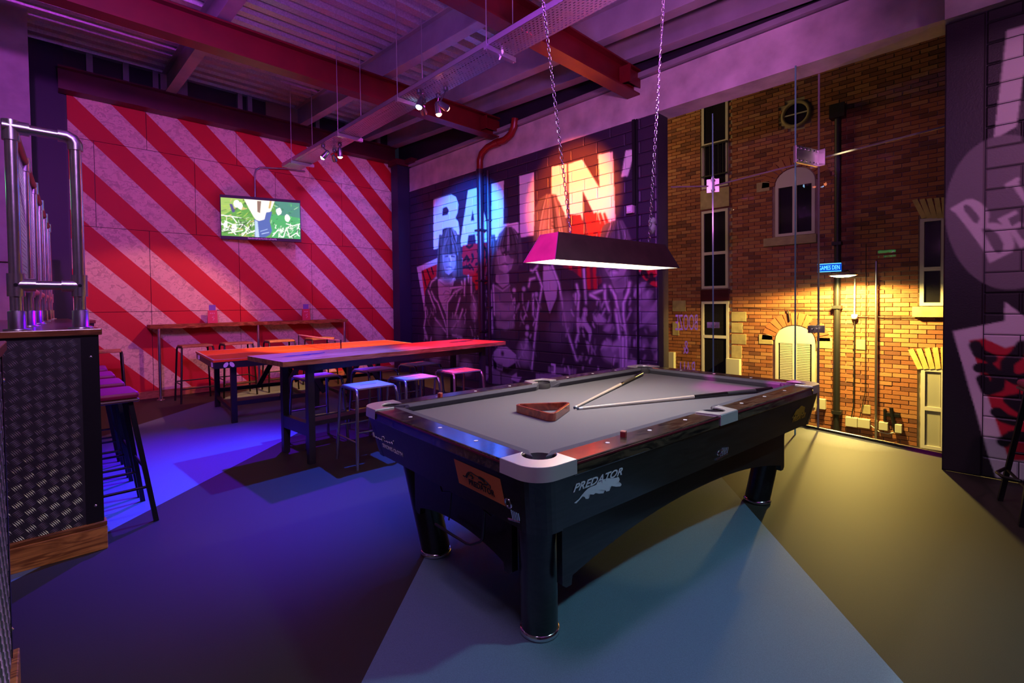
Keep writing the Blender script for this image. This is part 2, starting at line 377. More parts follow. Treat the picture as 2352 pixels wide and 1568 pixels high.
pa.poly(r3((1240,135),(1353,117),(1265,437),(1185,452)), WHT)
# leopard carton behind the figures
pa.poly(r2((85,165),(330,55),(420,90),(760,40),(760,400),(165,620)), (.55,.5,.55)); pa.poly(r2((135,205),(330,120),(760,90),(760,400),(180,560)), RDP)
pa.poly(r1((640,1270),(990,1230),(990,1568),(640,1568)), RDP); pa.poly(r2((590,20),(900,0),(900,420),(700,420)), RDP)
for q in (((690,1280),(720,1300),(760,1270)), ((660,1450),(690,1400),(720,1450)), ((755,1380),(770,1430),(750,1470)), ((820,1340),(850,1370),(830,1410)), ((900,1290),(930,1350),(920,1420)), ((650,1540),(690,1520),(730,1550)), ((800,1500),(850,1470),(870,1520)), ((930,1470),(970,1450),(975,1520))):
    pa.stroke(r1(*q), .05, BLK)
for q in (((610,90),(650,50),(660,100)), ((600,160),(650,170),(680,130),(720,190)), ((150,210),(190,380)), ((200,190),(240,300)), ((250,170),(270,240)), ((760,130),(800,110)), ((760,220),(790,190))):
    pa.stroke(r2(*q), .04, BLK)
for q in ((560,900),(700,900),(920,1568),(620,1568)),: pa.poly(r3(*q), (.10,.01,.02))
for i in range(5): pa.poly(r3((745+55*i,890),(790+50*i,870),(880+60*i,1200),(800+60*i,1200)), RDP if i % 2 == 0 else (.12,.01,.02))
pa.poly(r4((430,120),(900,120),(900,330),(800,420),(640,400)), (.16,.02,.03))
for x in (520,620,720,790): pa.poly(r4((x,120),(x+35,120),(x+50,420),(x+10,420)), RDP)
pa.poly(r4((1290,180),(1570,170),(1570,420),(1400,340)), RDP)
for q in (((1320,260),(1370,200),(1400,270)), ((1450,250),(1460,300)), ((1500,300),(1540,260),(1545,330)), ((1420,330),(1440,300))): pa.stroke(r4(*q), .06, BLK)
def hl(P, k, wd=.012):
    pa.stroke(P, wd*2.2, gy(k*.4), .03); pa.stroke(P, wd*1.3, gy(min(.8, k*1.55)), .014, wd*.5)
# a broad head of hair with strands
def strands(R, n, x0, x1, y0, y1, bend, k0, k1, wd=.018):
    rng = random.Random(int(x0+y0+x1))
    for i in range(n):
        t = (i+.5)/n; xa = x0+(x1-x0)*(.35+.3*t); xb = x0+(x1-x0)*t
        pts = [(xa+(xb-xa)*(1-(1-s)**2)+bend*s*s, y0+(y1-y0)*s) for s in (0, .2, .4, .6, .8, 1)]
        pa.stroke(R(*pts), wd*rng.uniform(.15, .9), gy(rng.uniform(k0, k1)*(rng.random()**1.5*1.3+.1)), .010)
# figure one: fringe, pale shirt, open jacket
J = gy(.045); JH = gy(.55); SK = gy(.52); SH = gy(.10)
pa.poly(r2((330,250),(230,320),(180,430),(160,700),(150,1100),(200,1350),(760,1350),(765,600),(740,350),(640,250),(520,230)), J)
pa.poly(r2((355,190),(500,220),(525,310),(440,350),(345,300)), SK, 1, gy(.30))
pa.poly(r2((320,300),(350,290),(430,345),(505,290),(515,262),(490,390),(445,520),(412,700),(330,500)), gy(.46))
pa.stroke(r2((335,300),(400,350),(470,340),(515,265)), .03, gy(.6)); pa.stroke(r2((345,330),(405,375),(480,360)), .012, SH)
for q in (((380,470),(410,430),(450,440),(455,480),(400,500)), ((390,540),(440,510),(430,560)), ((380,600),(420,590),(410,630))): pa.stroke(r2(*q), .012, SH)
for q in (((310,280),(250,330),(230,390)), ((215,430),(265,570),(290,620)), ((250,440),(285,520),(320,560),(400,780),(425,900)), ((520,430),(430,560),(425,700),(428,950)), ((590,330),(600,390),(520,440)), ((570,510),(515,710)), ((600,640),(560,760),(480,860)), ((625,300),(620,480)), ((665,265),(668,330)), ((695,285),(700,470)), ((180,620),(185,720),(165,840),(200,970)), ((290,740),(410,890)), ((720,560),(740,620),(735,760)), ((485,930),(590,950)), ((460,400),(590,380))):
    hl(r2(*q), .42, .014)
pa.glow(*r2((530,820))[0], .30, .22, gy(.32), .7); pa.glow(*r2((730,640))[0], .12, .25, gy(.4), .7); pa.glow(*r2((330,870))[0], .2, .25, gy(.25), .7)
pa.poly(r1((480,1055),(420,1085),(370,1190),(340,1360),(330,1660),(640,1660),(630,1400),(605,1210),(560,1100)), gy(.05))
pa.poly(r2((372,20),(530,20),(525,130),(495,205),(445,252),(405,225),(380,130)), SK, 1, gy(.42))
pa.poly(r2((440,60),(465,60),(475,100),(445,105)), gy(.25)); pa.stroke(r2((405,45),(435,40)), .03, BLK); pa.stroke(r2((475,40),(510,45)), .03, BLK)
pa.stroke(r2((415,168),(450,160),(482,168)), .03, gy(.16)); pa.stroke(r2((420,185),(475,185)), .02, gy(.75)); pa.stroke(r2((462,20),(470,95)), .025, gy(.75))
strands(r1, 22, 350, 615, 1065, 1350, 0, .02, .30); strands(r1, 6, 335, 410, 1150, 1640, -12, .03, .22); strands(r1, 6, 545, 640, 1150, 1640, 12, .03, .22)
pa.poly(r1((385,1300),(600,1300),(585,1380),(395,1385)), gy(.06)); strands(r1, 16, 385, 600, 1180, 1385, 0, .03, .28, .012)
# figure two: swept hair, dark glasses, dark shirt
pa.poly(r2((760,420),(880,330),(1000,300),(1130,330),(1240,380),(1330,900),(1340,1450),(800,1450),(770,800)), J)
pa.poly(r2((975,220),(1120,240),(1125,350),(1050,400),(975,330)), SK, 1, gy(.28))
pa.poly(r2((955,360),(1000,370),(1055,420),(1125,370),(1180,600),(1175,850),(985,850),(965,600)), gy(.14)); pa.stroke(r2((965,375),(1050,430),(1130,370)), .03, gy(.30))
for q in (((1000,580),(1080,640),(1150,620)), ((990,660),(1070,690),(1150,660)), ((1000,800),(1080,830),(1160,800))): pa.stroke(r2(*q), .05, gy(.24), .06)
for q in (((945,360),(960,700)), ((920,430),(935,900)), ((1220,400),(1235,740),(1242,950)), ((1190,610),(1200,760)), ((1290,370),(1300,470))): hl(r2(*q), .40, .014)
for x, y in ((1180,425),(1198,555),(1290,415),(1330,840),(1327,915),(1320,985),(1315,1045),(915,620),(925,740),(930,850)): pa.glow(*r2((x, y))[0], .05, .05, gy(.6), 1.)
pa.poly(r1((1170,1045),(1260,1070),(1340,1170),(1350,1420),(1300,1568),(930,1640),(880,1760),(960,1500),(1010,1310),(1080,1130)), gy(.06))
pa.poly(r2((985,-40),(1180,-20),(1175,90),(1150,180),(1085,240),(1010,185),(985,60)), SK, 1, gy(.40))
pa.poly(r1((1090,1300),(1160,1298),(1285,1345),(1290,1440),(1215,1425),(1185,1370),(1160,1400),(1110,1385)), BLK); pa.glow(*r1((1125,1325))[0], .06, .04, gy(.5), .8)
pa.stroke(r2((1045,130),(1075,120),(1105,135)), .03, gy(.14)); pa.stroke(r2((1050,150),(1100,152)), .02, gy(.6)); pa.stroke(r2((1070,20),(1085,90)), .02, gy(.7))
strands(r1, 18, 1040, 1340, 1055, 1330, 0, .03, .35); strands(r1, 10, 930, 1080, 1150, 1700, -70, .04, .45); strands(r1, 5, 1290, 1355, 1150, 1500, 5, .04, .3)
pa.poly(r2((950,1120),(1000,1060),(1100,1060),(1205,1150),(1210,1230),(1100,1295),(1000,1260),(950,1200)), gy(.50), 1, gy(.30)); pa.glow(*r2((1050,1135))[0], .05, .06, BLK, 1.)
pa.poly(r2((900,1190),(1000,1260),(1100,1300),(1215,1220),(1210,1290),(1110,1360),(1000,1320),(910,1260)), BLK); pa.poly(r2((985,1235),(1055,1245),(1050,1330),(985,1310)), gy(.25)); pa.stroke(r2((995,1260),(1045,1270)), .02, BLK); pa.stroke(r2((995,1290),(1045,1300)), .02, BLK)
pa.poly(r2((900,1280),(1020,1340),(1030,1480),(890,1480)), gy(.20)); pa.poly(r2((1040,1360),(1150,1380),(1170,1480),(1040,1480)), gy(.16))
pa.poly(r2((1235,1230),(1290,1240),(1280,1380),(1230,1460),(1150,1430),(1150,1390),(1210,1350)), gy(.40)); pa.poly(r2((850,1270),(905,1290),(925,1350),(870,1440),(840,1400)), gy(.34))
pa.glow(*r2((640,1290))[0], .22, .18, gy(.35), .8); pa.glow(*r2((500,1200))[0], .18, .16, gy(.3), .8); pa.glow(*r2((290,1190))[0], .22, .12, gy(.3), .8)
# figure three: tall, very long straight hair, open jacket
pa.poly(r4((-60,250),(60,180),(200,150),(400,150),(560,200),(720,330),(760,600),(780,1400),(-60,1400),(-90,700)), gy(.03))
pa.poly(r3((280,665),(365,655),(440,740),(505,880),(535,1050),(560,1420),(120,1420),(140,1000),(150,830),(205,715)), gy(.07))
pa.poly(r3((235,960),(410,960),(415,1230),(370,1370),(290,1390),(240,1250)), SK, 1, gy(.4))
pa.stroke(r3((285,1060),(330,1035),(385,1050)), .05, BLK); pa.glow(*r3((345,1075))[0], .05, .03, gy(.6), 1.); pa.stroke(r3((300,1010),(390,985)), .04, BLK); pa.stroke(r3((290,1290),(370,1280)), .04, gy(.15)); pa.stroke(r3((270,1090),(265,1200)), .03, gy(.3))
strands(r3, 20, 140, 545, 670, 1400, 0, .03, .40, .028)
pa.poly(r4((235,150),(340,150),(385,260),(405,330),(395,480),(305,690),(270,560),(230,380)), gy(.46), 1, gy(.34))
for q in (((300,690),(305,800),(300,1050)), ((220,390),(300,690)), ((400,360),(390,500),(320,690))): pa.stroke(r4(*q), .02, BLK)
for q in (((150,190),(220,380),(175,640),(150,850),(130,1050),(105,1310)), ((335,150),(410,350),(440,520),(490,830),(540,1000),(610,1210)), ((610,360),(635,480),(625,640),(620,800),(630,900),(600,1010)), ((690,190),(715,570)), ((95,200),(115,210),(170,150)), ((70,380),(85,300),(140,285)), ((600,465),(600,550)), ((120,470),(120,700))):
    hl(r4(*q), .40, .012)
for x, y in ((155,470),(15,410),(55,840),(50,915),(45,990),(40,1050),(705,650),(705,690),(690,740)): pa.glow(*r4((x, y))[0], .05, .05, gy(.5), 1.)
pa.glow(*r4((500,680))[0], .2, .35, gy(.25), .8); pa.glow(*r4((20,1130))[0], .2, .25, gy(.35), .8); pa.glow(*r4((390,900))[0], .25, .3, gy(.10), .8)
pa.poly(r4((290,1280),(610,1310),(600,1370),(290,1350)), gy(.18)); pa.stroke(r4((325,1255),(365,1265),(360,1355),(330,1350)), .035, gy(.6))
pa.poly(r4((150,1360),(420,1370),(520,1420),(520,1560),(150,1560)), gy(.22))
pa.poly(r4((705,990),(740,995),(800,1100),(830,1260),(830,1400),(700,1400),(745,1250),(740,1120)), gy(.36)); pa.stroke(r4((640,800),(700,790),(770,900),(775,980)), .06, gy(.45), .02)
# figure four: bowl fringe, zipped jacket with broad sleeve
pa.poly(r4((760,470),(920,345),(985,330),(1200,330),(1380,300),(1500,420),(1570,560),(1570,1420),(700,1420),(780,900),(740,560)), J)
pa.poly(r3((920,1230),(945,1080),(1000,1005),(1080,978),(1180,1000),(1265,1085),(1340,1290),(1380,1640),(880,1640)), gy(.06))
pa.poly(r4((900,60),(1190,60),(1175,180),(1140,260),(1060,312),(1000,308),(935,240)), SK, 1, gy(.42)); pa.stroke(r4((970,210),(1000,185),(1040,182),(1080,200)), .03, gy(.10)); pa.stroke(r4((1000,225),(1065,228)), .02, gy(.7))
pa.stroke(r4((960,105),(1010,100)), .035, BLK); pa.stroke(r4((1085,100),(1140,105)), .035, BLK); pa.stroke(r4((1045,100),(1035,160)), .02, gy(.28))
strands(r3, 24, 920, 1350, 985, 1500, 0, .05, .38, .02)
pa.poly(r4((870,180),(925,180),(1000,320),(900,330)), BLK); pa.poly(r4((1165,180),(1300,170),(1290,330),(1180,320)), gy(.03))
pa.poly(r4((1000,312),(1080,315),(1175,258),(1190,335),(1130,440),(1050,450)), gy(.34)); pa.poly(r4((1050,450),(1130,440),(1130,560),(1090,640)), gy(.22))
for q in (((925,370),(930,520),(975,660)), ((985,380),(1045,490),(1070,620),(1105,800)), ((1205,340),(1190,440),(1135,570),(1135,700),(1165,920)), ((1050,650),(1090,940),(1110,1300)), ((1165,950),(1165,1300)), ((1130,960),(1130,1300)), ((765,470),(900,420)), ((765,475),(860,530))):
    hl(r4(*q), .42, .018)
pa.poly(r4((1105,815),(1150,815),(1155,925),(1105,925)), gy(.5)); pa.stroke(r4((1120,835),(1130,860)), .02, BLK); pa.glow(*r4((1130,900))[0], .05, .05, BLK, 1.)
for P, k in ((((1240,880),(1300,800),(1400,700),(1500,540),(1545,500),(1560,560),(1470,700),(1360,830)), .34), (((1250,470),(1290,400),(1340,330),(1400,330),(1360,420),(1270,520)), .36), (((1290,560),(1350,460),(1430,410),(1480,440),(1400,560),(1300,640)), .30), (((1260,1040),(1310,980),(1400,960),(1430,1050),(1300,1100)), .22), (((1450,1060),(1480,960),(1560,930),(1570,1060),(1480,1110)), .30), (((1470,1220),(1500,1110),(1560,1080),(1570,1250)), .28), (((1420,820),(1480,740),(1570,700),(1570,860),(1440,900)), .26), (((800,760),(830,680),(900,720),(950,760),(930,800),(830,800)), .42), (((900,880),(960,810),(1020,800),(1035,850),(960,890)), .38), (((870,1090),(960,1060),(1090,1080),(1095,1230),(1000,1240),(920,1190)), .26)):
    c = np.mean(P, 0); ru = max(abs(Wp(1200+P[i][0]/4.9, 800)[0]-Wp(1200+c[0]/4.9, 800)[0]) for i in range(len(P)))
    pa.poly(r4(*P), gy(k*.6)); pa.glow(*r4(tuple(c))[0], ru, ru*.8, gy(k*1.2), .6)
for q in (((930,1050),(970,1020)), ((1030,1060),(1085,1020)), ((1200,1260),(1250,1240))): pa.stroke(r4(*q), .05, gy(.4), .05)
for R_, (x, y), ru, rv, k, a_ in ((r2,(400,120),.16,.30,.16,.75),(r2,(505,150),.10,.25,.30,.5),(r2,(1010,110),.14,.32,.20,.7),(r2,(1140,60),.16,.2,.12,.7),(r4,(940,200),.12,.25,.16,.7),(r4,(1120,240),.14,.2,.22,.6),(r3,(250,1150),.16,.4,.16,.7),(r2,(430,330),.2,.12,.14,.6),(r2,(1050,270),.2,.12,.14,.7),(r4,(1090,340),.2,.12,.12,.7)):
    c = R_((x, y))[0]; pa.glow(c[0], c[1], ru, rv, gy(k), a_)
for R_, x0, x1, y0, y1, n_, sd in ((r2,170,320,430,980,16,1),(r2,480,750,420,980,22,2),(r2,760,960,420,1250,18,3),(r2,1140,1330,430,1250,16,4),(r4,-40,210,420,1300,18,5),(r4,440,740,420,1300,22,6),(r4,760,1080,520,1300,26,7),(r4,1180,1560,420,1300,30,8)):
    q_ = random.Random(sd)
    for i in range(n_):
        x = q_.uniform(x0, x1); y = q_.uniform(y0, y1); L_ = q_.uniform(30, 110); dx = q_.uniform(-.5, .5)*L_
        pa.stroke(R_((x, y), (x+dx*.5+q_.uniform(-8, 8), y+L_*.5), (x+dx, y+L_)), q_.uniform(.002, .010), gy(q_.uniform(.10, .50)), .018, .001)
pa.final()
# ------------------------------------------------------------------ mural wall of painted blocks
wr = tag(MB().box(XM+.02, XM+.27, 3.03, 9.0, 0, 3.67).build('wall_right', M_dark), kind='structure')
M_mural = attr_mat('mural_paint', .42, .2)
def painted_block(x, y0, y1, z0, z1, P, name, parent, d=.022, st=.0125):
    ny = max(2, int(round((y1-y0)/st))); nz = max(2, int(round((z1-z0)/st)))
    Y, Z = np.meshgrid(np.linspace(y0, y1, ny+1), np.linspace(z0, z1, nz+1)); X = np.full(Y.shape, x)
    X[0, :] += .005; X[-1, :] += .005; X[:, 0] += .005; X[:, -1] += .005
    me = bpy.data.meshes.new(name); n = (ny+1)*(nz+1); k = ny+1
    i = np.arange(nz)[:, None]*k+np.arange(ny)[None]; q = np.stack([i, i+k, i+k+1, i+1], -1).reshape(-1, 4)
    edge = [j for j in range(k)]+[j*k+ny for j in range(1, nz+1)]+[nz*k+j for j in range(ny-1, -1, -1)]+[j*k for j in range(nz-1, 0, -1)]
    vs = np.stack([X, Y, Z], -1).reshape(-1, 3); back = vs[edge].copy(); back[:, 0] = x+d; E = len(edge)
    side = [(edge[a], edge[(a+1) % E], n+(a+1) % E, n+a) for a in range(E)]
    me.from_pydata(np.concatenate([vs, back]).tolist(), [], [tuple(f) for f in q.tolist()]+side)
    set_paint(me, np.concatenate([P.sample(Y, Z).reshape(-1, 3), P.sample(back[:, 1], back[:, 2])])); me.update()
    return mk(name, me, M_mural, parent)
CH = .1535
for r_ in range(24):
    z0 = r_*CH+.003; z1_ = min((r_+1)*CH-.003, 3.67); sh = .22*(r_ % 2)
    if z1_-z0 < .03: continue
    ys = [3.04]+list(np.arange(3.04+.44-sh+.001, 8.9, .44))+[8.98]
    for y0, y1 in zip(ys[:-1], ys[1:]):
        if y1-y0 > .05: painted_block(XM, y0+.003, y1-.003, z0, z1_, pa, 'block', wr)
tag(MB().box(XM-.012, XM+.02, 3.04, 8.6, 3.655, 3.672).build('trim_1', M_conc), kind='structure')
# ------------------------------------------------------------------ right-hand wall with its own painting
XR = 5.05
pb = Paint(-.9, .40, 0, 3.47, .008, (.011, .009, .012))
def Rp(px, py): p = atx(px, py, XR); return (p.y, p.z)
s5 = lambda *q: [Rp(2150+x/3.92, 300+y/3.92) for x, y in q]; s6 = lambda *q: [Rp(2150+x/2.703, 660+y/2.703) for x, y in q]
pb.poly([Rp(*q) for q in ((2313,69),(2420,40),(2420,150),(2352,170),(2335,290),(2282,320))], (.62,.58,.60))
arc = [Rp(2318+147*math.cos(t), 487+178*math.sin(t)) for t in np.linspace(0, 2*PI, 60)]
pb.poly(arc, (.16,.145,.155))
W2 = (.62,.58,.60)
pb.poly(s5((120,703),(270,620),(330,615),(400,645),(460,705),(478,740),(470,830),(540,828),(620,860),(690,960),(708,1020),(690,1090),(480,1192),(440,1095),(300,900),(180,745)), W2)
pb.poly(s5((245,680),(265,662),(310,680),(360,740),(395,790),(370,835),(340,825),(255,720)), (.16,.145,.155)); pb.poly(s5((410,885),(480,880),(560,930),(610,1020),(605,1070),(570,1105),(530,1090),(470,990)), (.16,.145,.155))
pb.poly(s5((550,795),(715,715),(740,745),(650,790),(680,860),(760,815),(790,850),(720,890),(780,985),(860,950),(870,1000),(760,1060),(700,960)), W2)
pb.poly(s5((620,480),(735,415),(760,430),(740,465),(860,660),(830,700),(690,500),(625,520)), W2)
pb.poly(s6((105,272),(300,232),(520,190),(720,190),(720,1210),(372,1180),(330,1060)), W2)
pb.poly(s6((205,328),(330,312),(720,300),(720,1075),(452,1075)), (.48,.012,.03))
pb.poly(s6((430,90),(560,190),(720,230),(720,330),(560,340),(430,375),(305,320),(350,280),(425,205),(425,130)), W2)
for q in (((245,360),(270,410),(340,440)), ((270,500),(330,500),(390,560),(380,620),(320,640),(290,570)), ((540,360),(500,420),(440,470),(440,540),(500,575),(560,560)), ((460,700),(520,690),(600,720)), ((380,775),(420,810),(480,830)), ((420,960),(480,920),(560,930)), ((480,720),(540,760))):
    pb.stroke(s6(*q), .075, BLK)
pb.final()
wp = tag(MB().box(XR+.015, XR+.4, -3, .34, 0, 3.47).build('wall_right_pier', M_dark), kind='structure')
painted_block(XR, .135, .36, .0, 3.46, pb, 'pier_face', wp, .40, .009)
for r_ in range(23):
    z0 = r_*CH+.003; z1_ = min((r_+1)*CH-.003, 3.465); sh = .22*(r_ % 2)
    ys = [-.9+sh*.9]+list(np.arange(-.5+sh, .12, .44))+[.132]
    ys = sorted(ys)
    for y0, y1 in zip(ys[:-1], ys[1:]):
        if y1-y0 > .05: painted_block(XR+.004, y0+.003, y1-.003, z0, z1_, pb, 'block', wp, .022, .009)
tag(MB().box(XR, XR+.02, -3, -.9, 0, 3.47).build('wall_right_rear', M_dark), kind='structure')
# concrete ring beam, bulkhead and dark joints above the glass
tag(MB().box(XM, XM+.32, -.02, 9.0, 3.672, 4.13).build('trim_2', M_conc), kind='structure')
tag(MB().box(XR-.06, XM, -3, .36, 3.472, 4.13).build('trim_3', M_conc), kind='structure')
tag(MB().box(XM+.03, XM+.32, -3, 9.0, 4.13, 5.1).build('wall_right_upper', M_dark), kind='structure')
tag(MB().box(XM-.06, XM+.03, .36, 8.5, 4.14, 4.20).build('trim_4', M_greysteel), kind='structure')
# ------------------------------------------------------------------ roof: steel beams, purlins, corrugated deck
def mono(y): return 4.64+off(y)
pr = []
y = -3.; P_ = .25
while y < 9.25:
    pr += [(y, 0), (y+.10, 0), (y+.13, .085), (y+.22, .085)]; y += P_
mb = MB(); n = len(pr)
mb.add([(x, a, mono(a)+b) for x in (-2.6, 5.75) for a, b in pr], [(i, i+1, n+i+1, n+i) for i in range(n-1)])
ce = mb.build('ceiling', M_galv, fix=False); tag(ce, kind='structure')
sol = ce.modifiers.new('thick', 'SOLIDIFY'); sol.thickness = .01; sol.offset = 1
tag(MB().box(-2.7, 5.9, -3.2, 9.4, 5.2, 5.3).build('ceiling_roof', M_dark), kind='structure')
def ibeam_x(yc, zb, h, wf, m, x0=-2.5, x1=5.49, tf=.02, tw=.014):
    b = MB(); b.box(x0, x1, yc-wf/2, yc+wf/2, zb, zb+tf).box(x0, x1, yc-wf/2, yc+wf/2, zb+h-tf, zb+h).box(x0, x1, yc-tw/2, yc+tw/2, zb+tf, zb+h-tf)
    return b.build('steel_beam', m, ce)
for yb in (3.35, 5.95): ibeam_x(yb, 3.95+off(yb), .32, .18, M_redsteel)
ibeam_x(8.85, 4.255, .31, .20, M_maroon, .25, 5.3)
def purlin(xc, m, y0=-3., y1=9.0, h=.35, wf=.13):
    b = MB(); t = .014
    for x0, x1, a, c in ((xc-wf/2, xc+wf/2, 0, t), (xc-wf/2, xc+wf/2, h-t, h), (xc-.006, xc+.006, t, h-t)):
        zb = lambda y: 4.285+off(y)
        b.hexa([(x0, y0, zb(y0)+a), (x1, y0, zb(y0)+a), (x1, y1, zb(y1)+a), (x0, y1, zb(y1)+a)], [(x0, y0, zb(y0)+c), (x1, y0, zb(y0)+c), (x1, y1, zb(y1)+c), (x0, y1, zb(y1)+c)])
    return b.build('purlin', m, ce)
for xc in (-.42, 1.48, 3.42): purlin(xc, M_greysteel)
purlin(4.62, M_greysteel, h=.35, wf=.14); purlin(5.22, M_greysteel, h=.35, wf=.16)
for yb in (3.35, 5.95):
    for xc in (1.48, 3.42, 4.62, 5.22):
        z = 4.27+off(yb); MB().box(xc+.01, xc+.02, yb-.05, yb+.05, z, z+.27).box(xc-.06, xc+.02, yb-.05, yb+.05, z, z+.01).build('cleat', M_redsteel, ce)
for yb in (3.35, 5.95): MB().box(5.12, 5.45, yb-.10, yb-.09, 4.03+off(yb), 4.2+off(yb)).box(5.10, 5.12, yb-.17, yb-.02, 4.0+off(yb), 4.2+off(yb)).build('end_plate', M_redsteel, ce)
# corner stanchion
cs = tag(MB().box(5.17, 5.19, 8.55, 8.80, 0, 4.15).box(5.43, 5.445, 8.55, 8.80, 0, 4.15).box(5.19, 5.43, 8.66, 8.69, 0, 4.15).box(5.19,5.43,8.56,8.565,0,4.15).build('wall_corner_column', M_navy), kind='structure')
MB().box(5.12, 5.44, 8.5, 8.82, 4.15, 4.26).box(5.30, 5.44, 8.25, 8.5, 4.18, 4.26).build('cap_plate', M_maroon, cs)
# ------------------------------------------------------------------ frameless glazing
mg = bpy.data.materials.new('clear_glass'); mg.use_nodes = True; nt = mg.node_tree; N = nt.nodes; L = nt.links; N.clear()
out = N.new('ShaderNodeOutputMaterial'); tr = N.new('ShaderNodeBsdfTransparent'); tr.inputs[0].default_value = (.90, .94, .90, 1)
gl = N.new('ShaderNodeBsdfGlossy'); gl.inputs['Roughness'].default_value = 0.; fz = N.new('ShaderNodeFresnel'); fz.inputs[0].default_value = 1.28
mxs = N.new('ShaderNodeMixShader'); L.new(fz.outputs[0], mxs.inputs[0]); L.new(tr.outputs[0], mxs.inputs[1]); L.new(gl.outputs[0], mxs.inputs[2]); L.new(mxs.outputs[0], out.inputs[0])
mf = bpy.data.materials.new('fin_glass'); mf.use_nodes = True; nf = mf.node_tree; nf.nodes.clear()
_o = nf.nodes.new('ShaderNodeOutputMaterial'); _t = nf.nodes.new('ShaderNodeBsdfTransparent'); _t.inputs[0].default_value = (.93, .96, .94, 1); _g = nf.nodes.new('ShaderNodeBsdfGlossy'); _g.inputs['Roughness'].default_value = 0; _m = nf.nodes.new('ShaderNodeMixShader'); _m.inputs[0].default_value = .06
nf.links.new(_t.outputs[0], _m.inputs[1]); nf.links.new(_g.outputs[0], _m.inputs[2]); nf.links.new(_m.outputs[0], _o.inputs[0])
M_gedge = mat('glass_edge', (.10, .32, .26), .15, coat=.5)
M_seal = mat('silicone_joint', (.16, .15, .13), .5)
G = [Vector((5.5, .37, 0)), Vector((5.77, 1.38, 0)), Vector((6.1, 2.62, 0)), Vector((5.74, 3.0, 0))]
TOP = (3.67, 4.6, 4.6)
wn = thing('window_1', 'tall frameless glass bay with patch fittings looking onto the lit brick street', None, tuple(G[1]), kind='structure')
for i in range(3):
    a, b = G[i], G[i+1]; d = (b-a).normalized(); nrm = Vector((d.y, -d.x, 0)); e = .004
    p = [a+d*e, b-d*e]; me = bpy.data.meshes.new('pane')
    MBp = MB().add([p[0], p[1], p[1]+Vector((0, 0, TOP[i])), p[0]+Vector((0, 0, TOP[i]))], [(0, 1, 2, 3)])
    MBp.build('pane', mg, wn, world=True, fix=False)
    MB().bar(a+Vector((0, 0, .012)), b+Vector((0, 0, .012)), .03, .024).build('sill_channel', M_black, wn, world=True)
for k, dirv, dep in ((1, Vector((-.957, .29, 0)), .39), (2, Vector((-.92, -.39, 0)), .30)):
    a = G[k]+dirv*.006; b = G[k]+dirv*dep; z1_ = 3.665 if k == 1 else 3.6
    MB().add([a, b, b+Vector((0, 0, z1_)), a+Vector((0, 0, z1_))], [(0, 1, 2, 3)]).build('fin', mf, wn, world=True, fix=False)
    MB().bar(b, b+Vector((0, 0, z1_)), .014, .006, dirv).build('fin_edge', M_gedge, wn, world=True)
    MB().bar(G[k], G[k]+Vector((0, 0, z1_)), .016, .012, dirv).build('glass_joint', M_seal, wn, world=True)
RZ = 2.80
M_patch = mat('brushed_steel', (.55, .52, .52), .35, 1.)
for i in range(3):
    a, b = G[i]+Vector((0, 0, RZ)), G[i+1]+Vector((0, 0, RZ)); MB().bar(a, b, .014, .016).build('glass_joint', M_seal, wn, world=True)
for k, z, dirv, w_ in ((1, RZ, Vector((-.957, .29, 0)), .40), (2, RZ, Vector((-.92, -.39, 0)), .16), (1, 1.05, Vector((-.957, .29, 0)), .16), (2, 1.05, Vector((-.92, -.39, 0)), .14)):
    hh = .17 if z > 2 else .075; c = G[k]+Vector((0, 0, z)); s_ = Vector((-dirv.y, dirv.x, 0))
    pf = MB().bar(c+dirv*.02, c+dirv*w_, .03, hh).bar(c-s_*.075+dirv*.02, c+s_*.075+dirv*.02, .012, hh).build('patch_fitting', M_patch, wn, world=True, bevel=.003)
    for t in (np.linspace(.06, w_-.03, 6) if w_ > .3 else (.05, w_-.03)):
        for dz in ((-hh*.35, hh*.35) if z > 2 else (0,)):
            q = c+dirv*float(t)+Vector((0, 0, dz)); MB().cyl(q-s_*.024, q+s_*.024, .010, 8).build('bolt', M_chrome, wn, world=True)
# mirrored vinyl lettering on the return pane (it reads from the street)
M_vinyl = mat('vinyl_lettering', (.62, .60, .58), .5)
def on_pane3(px, py):
    a, b = G[2], G[3]; n = Vector((b.y-a.y, a.x-b.x, 0)); d = ray(px, py); return CAM+d*((a-CAM).dot(n)/d.dot(n))
wdir = (G[3]-G[2]).normalized()
for txt, (xa, ya), (xb, yb) in (('BOOZE', (1602, 758), (1551, 722)), ('&', (1581, 812), (1569, 782)), ('BALL', (1596, 866), (1556, 830))):
    p0 = on_pane3(xa, ya); p1 = on_pane3(xb, yb); wd = (Vector((p1.x, p1.y, 0))-Vector((p0.x, p0.y, 0))).length; hh = p1.z-p0.z
    me = fit_text(txt, wd, hh, extrude=.0008); place(me, p0-Vector((.012, .008, 0)), wdir, (0, 0, 1))
    me.transform(Matrix.Translation(-G[1])); mk('vinyl_word', me, M_vinyl, wn)
